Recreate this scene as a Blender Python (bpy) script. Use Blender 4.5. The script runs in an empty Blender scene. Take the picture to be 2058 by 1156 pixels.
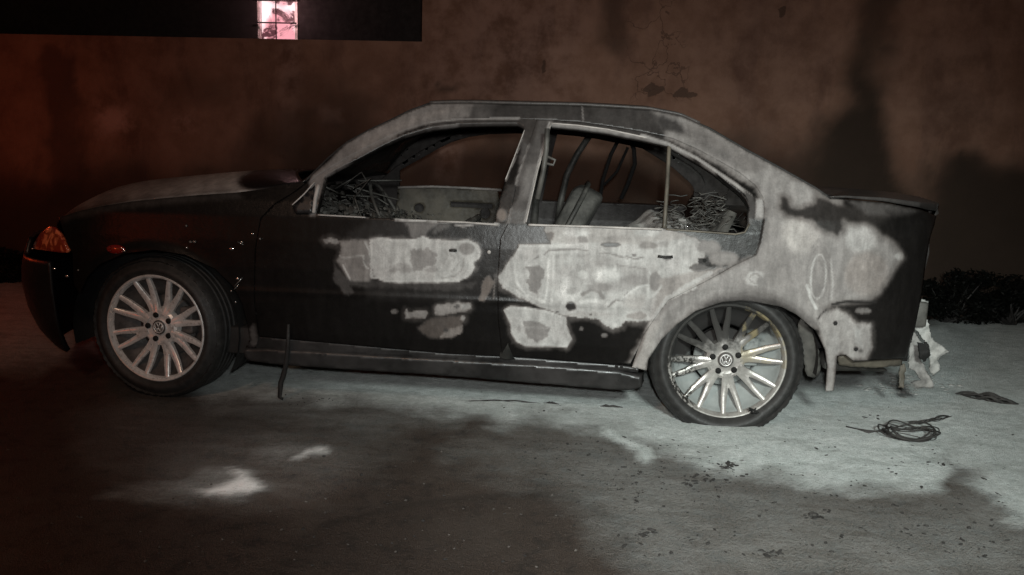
import bpy, bmesh, math, random
import numpy as np
from mathutils import Vector, Matrix
from mathutils.geometry import delaunay_2d_cdt
random.seed(7); rng = np.random.default_rng(7)
sc = bpy.context.scene
C = sc.collection
# ------------------------------------------------------------------ camera
CAM = np.array([1.85, -3.45, 1.13]); YAW, PIT, ROL = 0.07, 0.163, 0.029
FPX = 1700.0                       # focal length in pixels of a 2058 px wide frame
_F = np.array([-math.sin(YAW)*math.cos(PIT), math.cos(YAW)*math.cos(PIT), -math.sin(PIT)])
_R0 = np.array([math.cos(YAW), math.sin(YAW), 0.0]); _U0 = np.cross(_R0, _F)
_R = math.cos(ROL)*_R0 + math.sin(ROL)*_U0; _U = -math.sin(ROL)*_R0 + math.cos(ROL)*_U0
cd = bpy.data.cameras.new('camera'); cam = bpy.data.objects.new('camera', cd); C.objects.link(cam)
cd.sensor_width = 36; cd.lens = 36*FPX/2058; cd.clip_end = 500; cd.clip_start = .05
cam.matrix_world = Matrix(((_R[0], _U[0], -_F[0], CAM[0]), (_R[1], _U[1], -_F[1], CAM[1]), (_R[2], _U[2], -_F[2], CAM[2]), (0, 0, 0, 1)))
sc.camera = cam
# ------------------------------------------------------------------ night sky, lamps, exposure
w = bpy.data.worlds.new('World'); sc.world = w; w.use_nodes = True
nt = w.node_tree; bg = nt.nodes['Background']
sky = nt.nodes.new('ShaderNodeTexSky'); sky.sky_type = 'NISHITA'; sky.sun_disc = False
sky.sun_elevation = math.radians(1); sky.sun_rotation = math.radians(200)
nt.links.new(sky.outputs[0], bg.inputs[0]); bg.inputs[1].default_value = 0.012
sc.view_settings.view_transform = 'Standard'; sc.view_settings.look = 'None'
sc.view_settings.exposure = 0; sc.view_settings.gamma = 1
def lamp(name, kind, loc, target, power, col, size=.1, angle=60, blend=1):
    l = bpy.data.lights.new(name, kind); o = bpy.data.objects.new(name, l); C.objects.link(o)
    l.energy = power; l.color = col; o.location = loc
    if kind == 'SPOT':
        l.spot_size = math.radians(angle); l.spot_blend = blend
    if kind == 'AREA': l.size = size
    else: l.shadow_soft_size = size
    d = Vector(target) - Vector(loc); o.rotation_euler = d.to_track_quat('-Z', 'Y').to_euler()
    return o
lamp('torch', 'SPOT', (1.90, -3.47, 1.24), (2.2, .1, .60), 235, (.97, 1, .985), .04, 84, 1)
lamp('ground_fill_light', 'SPOT', (2.7, -4.6, 2.35), (2.8, .35, 0), 1000, (.90, 1, .96), .30, 52, 1)  # added fill without a visible source, brightens the powdered ground
lamp('spot_fill_light', 'SPOT', (1.35, -1.35, 1.1), (.83, -.72, 0), 26, (1, .97, .93), .03, 34, 1)  # added spot that brightens the two pale streaks on the ground
lamp('street_lamp_light', 'POINT', (0.2, -4.4, 3.8), (1, 1, 0), 125, (1, .62, .42), .25)
lamp('beacon_light', 'POINT', (-2.6, 1.0, 1.25), (1, 1, 0), 10, (1, .08, .02), .12)
lamp('beacon_light', 'POINT', (-1.6, -3.0, 1.0), (1, 1, 0), 8, (1, .10, .04), .06)
# ------------------------------------------------------------------ projection helpers
def proj(P):
    d = np.asarray(P, float) - CAM; z = d @ _F
    z = np.where(np.abs(z) < 1e-6, 1e-6, z)
    out = np.stack([1029 + FPX*(d @ _R)/z, 578 - FPX*(d @ _U)/z], -1)
    out[z < .2] = 1e6
    return out
def rays(uv):
    uv = np.asarray(uv, float).reshape(-1, 2)
    return _F + np.outer((uv[:, 0]-1029)/FPX, _R) - np.outer((uv[:, 1]-578)/FPX, _U)
def at_y(uv, y):
    d = rays(uv); t = (y - CAM[1])/d[:, 1]; return CAM + d*t[:, None]
def at_z(uv, z=0.0):
    d = rays(uv); t = (z - CAM[2])/d[:, 2]; return CAM + d*t[:, None]
# ------------------------------------------------------------------ the shape of the car's side
MID = .865
HF = (0.065, .30); HR = (2.515, .275)
def nose_len(z): return np.interp(z, [.15, .19, .25, .35, .46, .53, .58, .62, .66, .72, .82, .95], [.64, .70, .76, .80, .815, .808, .79, .772, .752, .72, .66, .6])
def sup(s, p=3.2, q=2.2):
    s = np.clip(s, 0, 1); return 1 - (1 - s**p)**(1/q)
def S(X, z):
    base = np.interp(z, [-.1, .12, .22, .32, .45, .60, .72, .82, .88, 1.0, 1.1, 1.2, 1.28, 1.34, 1.42],
                        [.10, .075, .045, .022, .006, .0, .003, .014, .032, .085, .132, .185, .235, .285, .39])
    zz = np.clip(z, .15, .95)
    nose = (MID-.02)*sup(-X/nose_len(zz))
    tail = .62*sup((X-2.75)/.74, 3.0, 2.0)
    gh = np.clip((z-.88)/.45, 0, 1)*.05*np.clip(np.abs(X-1.5)/1.3, 0, 1.2)**2
    fl = 0
    for h, R in ((HF, .355), (HR, .350)):
        r = np.hypot(X-h[0], z-h[1]); fl = fl - .014*np.exp(-((r-R)/.035)**2)*(z < .75)
    crease = -.004*np.exp(-((z-.50)/.012)**2)*((X > .35) & (X < 2.2))
    return base + nose + tail + gh + fl + crease
def at_S(uv, off=0.0):
    uv = np.asarray(uv, float).reshape(-1, 2); d = rays(uv); d = d/d[:, 1:2]
    prev = np.full(len(uv), -.12); lo = prev.copy(); hi = np.full(len(uv), .8); done = np.zeros(len(uv), bool)
    for y in np.linspace(-.10, .84, 95):
        t = y - CAM[1]; P = CAM + d*t
        ins = (y - S(P[:, 0], P[:, 2])) > 0
        new = ins & ~done; lo[new] = prev[new]; hi[new] = y; done |= ins; prev[:] = y
    for _ in range(14):
        m = (lo+hi)/2; P = CAM + d*(m - CAM[1])[:, None]
        ins = (m - S(P[:, 0], P[:, 2])) > 0; hi = np.where(ins, m, hi); lo = np.where(ins, lo, m)
    P = CAM + d*((lo+hi)/2 - CAM[1])[:, None]; P[:, 1] += off
    return P
# ------------------------------------------------------------------ 2-D fields traced as outlines
def sdf(p, poly):
    poly = np.asarray(poly, float); a = poly; b = np.roll(poly, -1, 0)
    best = np.full(len(p), 1e9); ins = np.zeros(len(p), bool)
    for (ax, ay), (bx, by) in zip(a, b):
        ex, ey = bx-ax, by-ay; L = ex*ex+ey*ey+1e-9
        t = np.clip(((p[:, 0]-ax)*ex+(p[:, 1]-ay)*ey)/L, 0, 1)
        best = np.minimum(best, np.hypot(p[:, 0]-ax-t*ex, p[:, 1]-ay-t*ey))
        if ay != by:
            c = ((ay > p[:, 1]) != (by > p[:, 1])) & (p[:, 0] < (bx-ax)*(p[:, 1]-ay)/(by-ay)+ax)
            ins ^= c
    return np.where(ins, best, -best)
def sstep(x): x = np.clip(x, 0, 1); return x*x*(3-2*x)
def soft(p, poly, s): return sstep((sdf(p, poly)+s)/(2*s))
def ell(cx, cy, rx, ry, a=0, n=20):
    a = math.radians(a); return [(cx+rx*math.cos(t)*math.cos(a)-ry*math.sin(t)*math.sin(a), cy+rx*math.cos(t)*math.sin(a)+ry*math.sin(t)*math.cos(a)) for t in np.linspace(0, 2*math.pi, n, endpoint=False)]
def smooth_poly(pts, it=1, closed=True):
    P = [tuple(p) for p in pts]
    for _ in range(it):
        Q = []; n = len(P)
        for i in range(n if closed else n-1):
            a = P[i]; b = P[(i+1) % n]
            Q += [(a[0]*.75+b[0]*.25, a[1]*.75+b[1]*.25), (a[0]*.25+b[0]*.75, a[1]*.25+b[1]*.75)]
        if not closed: Q = [P[0]]+Q+[P[-1]]
        P = Q
    return P
def dens(pts, step=5, closed=True):
    out = []; n = len(pts)
    for i in range(n if closed else n-1):
        a = np.array(pts[i], float); b = np.array(pts[(i+1) % n], float); k = max(1, int(np.hypot(*(b-a))/step))
        for j in range(k): out.append(tuple(a+(b-a)*j/k))
    if not closed: out.append(tuple(pts[-1]))
    return out
def inset(pts, d):
    P = np.array(pts, float); area = 0.5*np.sum(P[:, 0]*np.roll(P[:, 1], -1)-np.roll(P[:, 0], -1)*P[:, 1])
    t = np.roll(P, -1, 0)-np.roll(P, 1, 0); t /= np.linalg.norm(t, axis=1)[:, None]+1e-9
    n = np.stack([-t[:, 1], t[:, 0]], -1)*(1 if area > 0 else -1)
    return [tuple(q) for q in P+n*d]
# ------------------------------------------------------------------ object helpers
def obj(name, me, mat=None, parent=None, smooth=True):
    if isinstance(me, bmesh.types.BMesh):
        bm = me; me = bpy.data.meshes.new(name); bm.normal_update(); bm.to_mesh(me); bm.free()
    o = bpy.data.objects.new(name, me); C.objects.link(o)
    if mat:
        me.materials.clear(); me.materials.append(mat)
    if smooth: me.polygons.foreach_set('use_smooth', [True]*len(me.polygons))
    if parent:
        o.parent = parent; o.matrix_parent_inverse = parent.matrix_world.inverted() if parent.type == 'EMPTY' and False else Matrix()
    return o
def empty(name, loc=(0, 0, 0), parent=None):
    o = bpy.data.objects.new(name, None); C.objects.link(o); o.location = loc; o.empty_display_size = .1
    if parent: o.parent = parent
    return o
def tag(o, label=None, cat=None, group=None, kind=None):
    if label: o['label'] = label
    if cat: o['category'] = cat
    if group: o['group'] = group
    if kind: o['kind'] = kind
    return o
def mod_smooth_angle(o, deg=40):
    try:
        me = o.data; me.set_sharp_from_angle(angle=math.radians(deg))
    except Exception: pass
def add_attr(me, name, vals):
    a = me.attributes.new(name, 'FLOAT', 'POINT'); a.data.foreach_set('value', np.asarray(vals, np.float32))
def mesh_from(name, V, F):
    me = bpy.data.meshes.new(name); me.from_pydata([tuple(v) for v in V], [], F); me.update(); return me
def grid_faces(nu, nv, flip=False):
    f = []
    for i in range(nu-1):
        for j in range(nv-1):
            q = (i*nv+j, (i+1)*nv+j, (i+1)*nv+j+1, i*nv+j+1)
            f.append(q[::-1] if flip else q)
    return f
def box(bm, c, s, rot=None, bev=0):
    M = Matrix.Translation(c) @ (rot if rot else Matrix()) @ Matrix.Diagonal((s[0], s[1], s[2], 1))
    r = bmesh.ops.create_cube(bm, size=1, matrix=M)
    if bev: bmesh.ops.bevel(bm, geom=list({e for v in r['verts'] for e in v.link_edges}), offset=bev, segments=2, affect='EDGES', profile=.6)
def tube(bm, pts, r, n=6, cap=True):
    pts = [Vector(p) for p in pts]; m = len(pts)
    rr = r if hasattr(r, '__len__') else [r]*m; rings = []
    up = Vector((0, 0, 1)); 
    for i, p in enumerate(pts):
        t = (pts[min(i+1, m-1)]-pts[max(i-1, 0)]).normalized()
        a = t.cross(up)
        if a.length < .1: a = t.cross(Vector((1, 0, 0)))
        a.normalize(); b = t.cross(a)
        if i and (a.dot(pa) < 0): a = -a; b = -b
        pa = a
        rings.append([bm.verts.new(p+(a*math.cos(2*math.pi*k/n)+b*math.sin(2*math.pi*k/n))*rr[i]) for k in range(n)])
    for i in range(m-1):
        for k in range(n):
            bm.faces.new((rings[i][k], rings[i][(k+1) % n], rings[i+1][(k+1) % n], rings[i+1][k]))
    if cap:
        bm.faces.new(rings[0][::-1]); bm.faces.new(rings[-1])
def revolve(bm, prof, n=72, fn=None):
    # profile (y, r) revolved about the Y axis
    rings = []
    for i in range(n):
        a = 2*math.pi*i/n; ring = []
        for y, r in prof:
            p = Vector((r*math.cos(a), y, r*math.sin(a)))
            if fn: p = fn(p, a, r, y)
            ring.append(bm.verts.new(p))
        rings.append(ring)
    for i in range(n):
        A = rings[i]; B = rings[(i+1) % n]
        for j in range(len(prof)-1): bm.faces.new((A[j], A[j+1], B[j+1], B[j]))
# ------------------------------------------------------------------ materials
class NB:
    def __init__(s, name):
        s.m = bpy.data.materials.new(name); s.m.use_nodes = True; s.t = s.m.node_tree; s.b = s.t.nodes['Principled BSDF']; s._tc = None
    def n(s, t, **k):
        x = s.t.nodes.new(t)
        for a, b in k.items(): setattr(x, a, b)
        return x
    def set(s, sock, v):
        if isinstance(v, bpy.types.NodeSocket): s.t.links.new(v, sock)
        elif isinstance(v, (tuple, list)) and len(v) == 3 and sock.type == 'RGBA': sock.default_value = (*v, 1)
        else: sock.default_value = v
    def co(s, scale=None):
        if not s._tc: s._tc = s.n('ShaderNodeTexCoord')
        o = s._tc.outputs['Object']
        if scale:
            mp = s.n('ShaderNodeMapping'); s.set(mp.inputs[0], o); mp.inputs['Scale'].default_value = scale; o = mp.outputs[0]
        return o
    def noise(s, scale, detail=4, rough=.6, dist=0, sc=None):
        x = s.n('ShaderNodeTexNoise'); s.set(x.inputs['Vector'], s.co(sc)); x.inputs['Scale'].default_value = scale
        x.inputs['Detail'].default_value = detail; x.inputs['Roughness'].default_value = rough; x.inputs['Distortion'].default_value = dist
        return x.outputs['Fac']
    def m_(s, op, a, b=0., c=None, clamp=False):
        x = s.n('ShaderNodeMath', operation=op); x.use_clamp = clamp; s.set(x.inputs[0], a); s.set(x.inputs[1], b)
        if c is not None: s.set(x.inputs[2], c)
        return x.outputs[0]
    def rng(s, v, a, b, c=0., d=1., smooth=True):
        x = s.n('ShaderNodeMapRange'); x.interpolation_type = 'SMOOTHSTEP' if smooth else 'LINEAR'
        s.set(x.inputs[0], v); 
        for i, q in zip((1, 2, 3, 4), (a, b, c, d)): s.set(x.inputs[i], q)
        return x.outputs[0]
    def mix(s, f, a, b, mode='MIX'):
        x = s.n('ShaderNodeMix', data_type='RGBA', blend_type=mode); s.set(x.inputs[0], f); s.set(x.inputs[6], a); s.set(x.inputs[7], b); return x.outputs[2]
    def attr(s, name):
        x = s.n('ShaderNodeAttribute', attribute_name=name); return x.outputs['Fac']
    def ramp(s, v, stops):
        x = s.n('ShaderNodeValToRGB'); s.set(x.inputs[0], v); e = x.color_ramp.elements
        while len(e) < len(stops): e.new(.5)
        for i, (p, c) in enumerate(stops): e[i].position = p; e[i].color = (*c, 1) if len(c) == 3 else c
        return x.outputs[0]
    def bump(s, h, strength=.3, dist=.01):
        x = s.n('ShaderNodeBump'); s.set(x.inputs['Height'], h); x.inputs['Strength'].default_value = strength; x.inputs['Distance'].default_value = dist
        s.set(s.b.inputs['Normal'], x.outputs[0])
    def out(s, col=None, rough=None, metal=None, spec=None):
        if col is not None: s.set(s.b.inputs['Base Color'], col)
        if rough is not None: s.set(s.b.inputs['Roughness'], rough)
        if metal is not None: s.set(s.b.inputs['Metallic'], metal)
        if spec is not None: s.set(s.b.inputs['Specular IOR Level'], spec)
        return s.m
def simple(name, col, rough=.6, metal=0, var=.35, scale=20, bump=.15, spec=.5):
    b = NB(name); n = b.noise(scale, 5); n2 = b.noise(scale*6, 3)
    c = b.mix(b.rng(n, .3, .7), tuple(x*(1-var) for x in col), tuple(x*(1+var) for x in col))
    b.bump(b.m_('ADD', n, b.m_('MULTIPLY', n2, .4)), bump, .01)
    return b.out(c, b.rng(n2, .2, .8, max(rough-.12, .05), min(rough+.12, 1)), metal, spec)

def mat_paint():
    b = NB('burnt paint'); al = b.attr('al'); tn = b.attr('tn')
    n1 = b.noise(9, 6, .6); n2 = b.noise(38, 5, .65); n3 = b.noise(15, 6, .6, 1.8); n4 = b.noise(130, 3, .7); nv = b.noise(14, 5, .6, .3, (2.2, 1, .5))
    rings = b.ramp(n3, [(.28, (.6,)*3), (.36, (1.12,)*3), (.40, (.72,)*3), (.45, (1.05,)*3), (.485, (.66,)*3), (.52, (1.15,)*3), (.56, (.78,)*3), (.62, (1.05,)*3), (.70, (.65,)*3)])
    f = b.rng(al, .05, .42)
    g1 = b.m_('MULTIPLY', b.rng(n2, .25, .75, .86, 1.10), b.rng(n4, .25, .7, .90, 1.06)); g1 = b.m_('MULTIPLY', g1, b.rng(nv, .3, .7, .82, 1.12))
    g2 = b.mix(b.m_('MULTIPLY', b.rng(n1, .40, .60), b.m_('MULTIPLY', b.rng(al, .25, .5), .7)), (1, 1, 1), rings)
    v = b.m_('MULTIPLY', b.m_('MULTIPLY', al, g1), g2)
    v = b.m_('MAXIMUM', v, b.m_('MULTIPLY', b.rng(n2, .35, .8), .006))
    pos = b.mix(f, (1.0, .90, .86), (1.0, .965, .93)); cc = b.mix(b.m_('MULTIPLY', tn, 1.0), pos, (1.0, .70, .54)); cc = b.mix(b.rng(n1, .45, .7, 0, .35), cc, (1.0, .91, .88))
    pass; vm = b.n('ShaderNodeVectorMath', operation='SCALE'); b.set(vm.inputs[0], cc); b.set(vm.inputs['Scale'], v)
    b.bump(b.m_('ADD', b.m_('MULTIPLY', v, 2.0), b.m_('ADD', b.m_('MULTIPLY', n1, 1.2), b.m_('MULTIPLY', n2, .6))), .35, .004)
    return b.out(vm.outputs[0], b.rng(b.m_('ADD', al, b.m_('MULTIPLY', n2, .15)), 0.08, .35, .30, .85), 0, .22)
M = {}
M['paint'] = mat_paint()
M['soot'] = simple('soot', (.014, .012, .011), .75, scale=14)
M['soot_grey'] = simple('sooted steel', (.06, .056, .05), .6, scale=10, var=.6)
M['ash'] = simple('ash', (.20, .19, .18), .9, scale=16, var=.45, bump=.6)
M['seat_ash'] = simple('burnt seat shell', (.085, .08, .072), .85, scale=9, var=.6, bump=.6)
M['olive'] = simple('scorched steel', (.085, .072, .055), .6, scale=7, var=.45)
M['pale_edge'] = simple('bare pale steel', (.34, .31, .29), .6, scale=12, var=.3)
M['rubber'] = simple('rubber', (.020, .019, .018), .62, scale=30)
M['plastic'] = simple('black plastic', (.011, .010, .010), .42, scale=8)
M['sill'] = simple('dusty black sill', (.022, .020, .0195), .38, scale=5, var=.6)
M['melt'] = simple('melted white plastic', (.28, .275, .26), .7, scale=14, var=.4, bump=.8)
M['wire'] = simple('burnt wire', (.03, .027, .025), .8, scale=40)
def mat_rim(name, rear):
    b = NB(name); n = b.noise(16, 5); n2 = b.noise(60, 4); 
    sep = b.n('ShaderNodeSeparateXYZ'); b.set(sep.inputs[0], b.co()); z = sep.outputs[2]; x = sep.outputs[0]
    clean = b.mix(b.rng(n, .3, .7), (.28, .26, .245), (.50, .48, .45)) if rear else b.mix(b.rng(n, .3, .7), (.74, .72, .70), (.88, .86, .84))
    if rear:
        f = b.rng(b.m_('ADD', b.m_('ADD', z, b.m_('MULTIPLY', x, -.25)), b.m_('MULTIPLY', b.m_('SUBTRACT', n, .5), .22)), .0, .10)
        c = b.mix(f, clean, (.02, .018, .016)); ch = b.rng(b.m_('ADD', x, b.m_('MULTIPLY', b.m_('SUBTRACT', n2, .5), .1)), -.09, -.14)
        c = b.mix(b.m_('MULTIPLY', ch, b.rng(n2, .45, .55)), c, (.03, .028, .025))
        y = b.rng(b.m_('MULTIPLY', b.m_('GREATER_THAN', x, .06), b.m_('GREATER_THAN', z, -.02)), 0, 1)
        c = b.mix(b.m_('MULTIPLY', y, b.rng(n, .42, .6, 0, .5)), c, (.30, .24, .12))
        b.bump(n2, .3, .003)
        return b.out(c, b.rng(f, 0, 1, .33, .8), b.rng(f, 0, 1, .45, 0), .6)
    b.bump(n2, .06, .002)
    c = b.mix(b.rng(n2, .5, .75, 0, .6), clean, (.22, .2, .185))
    return b.out(c, b.rng(n, .3, .7, .24, .40), .38, .7)
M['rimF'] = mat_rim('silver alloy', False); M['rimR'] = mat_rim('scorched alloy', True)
M['barrel'] = simple('dusty wheel barrel', (.10, .09, .085), .6, .3, scale=20)
def mat_barrel():
    b = NB('powdered wheel barrel'); n = b.noise(14, 5); sep = b.n('ShaderNodeSeparateXYZ'); b.set(sep.inputs[0], b.co())
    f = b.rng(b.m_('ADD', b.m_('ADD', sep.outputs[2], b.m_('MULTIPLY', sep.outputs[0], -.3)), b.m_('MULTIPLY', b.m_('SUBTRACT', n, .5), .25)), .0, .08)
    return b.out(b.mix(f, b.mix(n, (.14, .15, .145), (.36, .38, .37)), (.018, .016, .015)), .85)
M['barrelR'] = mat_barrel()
M['dark'] = simple('dark cavity', (.006, .0055, .005), .9)

# ------------------------------------------------------------------ burn pattern on the car, traced as outlines
def lattice(ix, iy, seed):
    h = np.sin(ix*127.1+iy*311.7+seed*74.7)*43758.5453; return h-np.floor(h)
def vnoise(x, y, sc_, octv=4, seed=0):
    out = np.zeros(len(x)); amp = 1; tot = 0; x = x/sc_; y = y/sc_
    for o in range(octv):
        ix, iy = np.floor(x), np.floor(y); fx, fy = x-ix, y-iy; fx = fx*fx*(3-2*fx); fy = fy*fy*(3-2*fy)
        a = lattice(ix, iy, seed+o); b_ = lattice(ix+1, iy, seed+o); c = lattice(ix, iy+1, seed+o); d = lattice(ix+1, iy+1, seed+o)
        out += amp*((a*(1-fx)+b_*fx)*(1-fy)+(c*(1-fx)+d*fx)*fy); tot += amp; amp *= .55; x = x*2.03+7; y = y*2.03+3
    return out/tot*2-1
def ldist(p, line):
    best = np.full(len(p), 1e9)
    for (ax, ay), (bx, by) in zip(line[:-1], line[1:]):
        ex, ey = bx-ax, by-ay; L = ex*ex+ey*ey+1e-9; t = np.clip(((p[:, 0]-ax)*ex+(p[:, 1]-ay)*ey)/L, 0, 1)
        best = np.minimum(best, np.hypot(p[:, 0]-ax-t*ex, p[:, 1]-ay-t*ey))
    return best
def cl(pts): return list(pts)+[pts[0]]
DOOR_PATCH = [(746,483),(766,480),(797,484),(836,483),(849,477),(865,484),(917,486),(941,484),(957,492),(964,507),(960,519),(949,527),(951,539),(941,554),(921,564),(887,565),(802,566),(775,565),(761,559),(746,557)]
REAR_PATCH = [(1044,493),(1107,493),(1112,478),(1093,464),(1097,455),(1210,456),(1345,462),(1400,480),(1420,500),(1400,580),(1345,604),(1304,646),(1256,646),(1249,656),(1231,660),(1198,641),(1136,636),(1104,625),(1053,604),(1009,578),(1001,556)]
LOW_PATCH = [(1015,624),(1026,618),(1057,620),(1102,627),(1116,633),(1136,640),(1136,654),(1143,674),(1147,681),(1138,696),(1102,694),(1057,694),(1039,685),(1030,669),(1028,651)]
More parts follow.
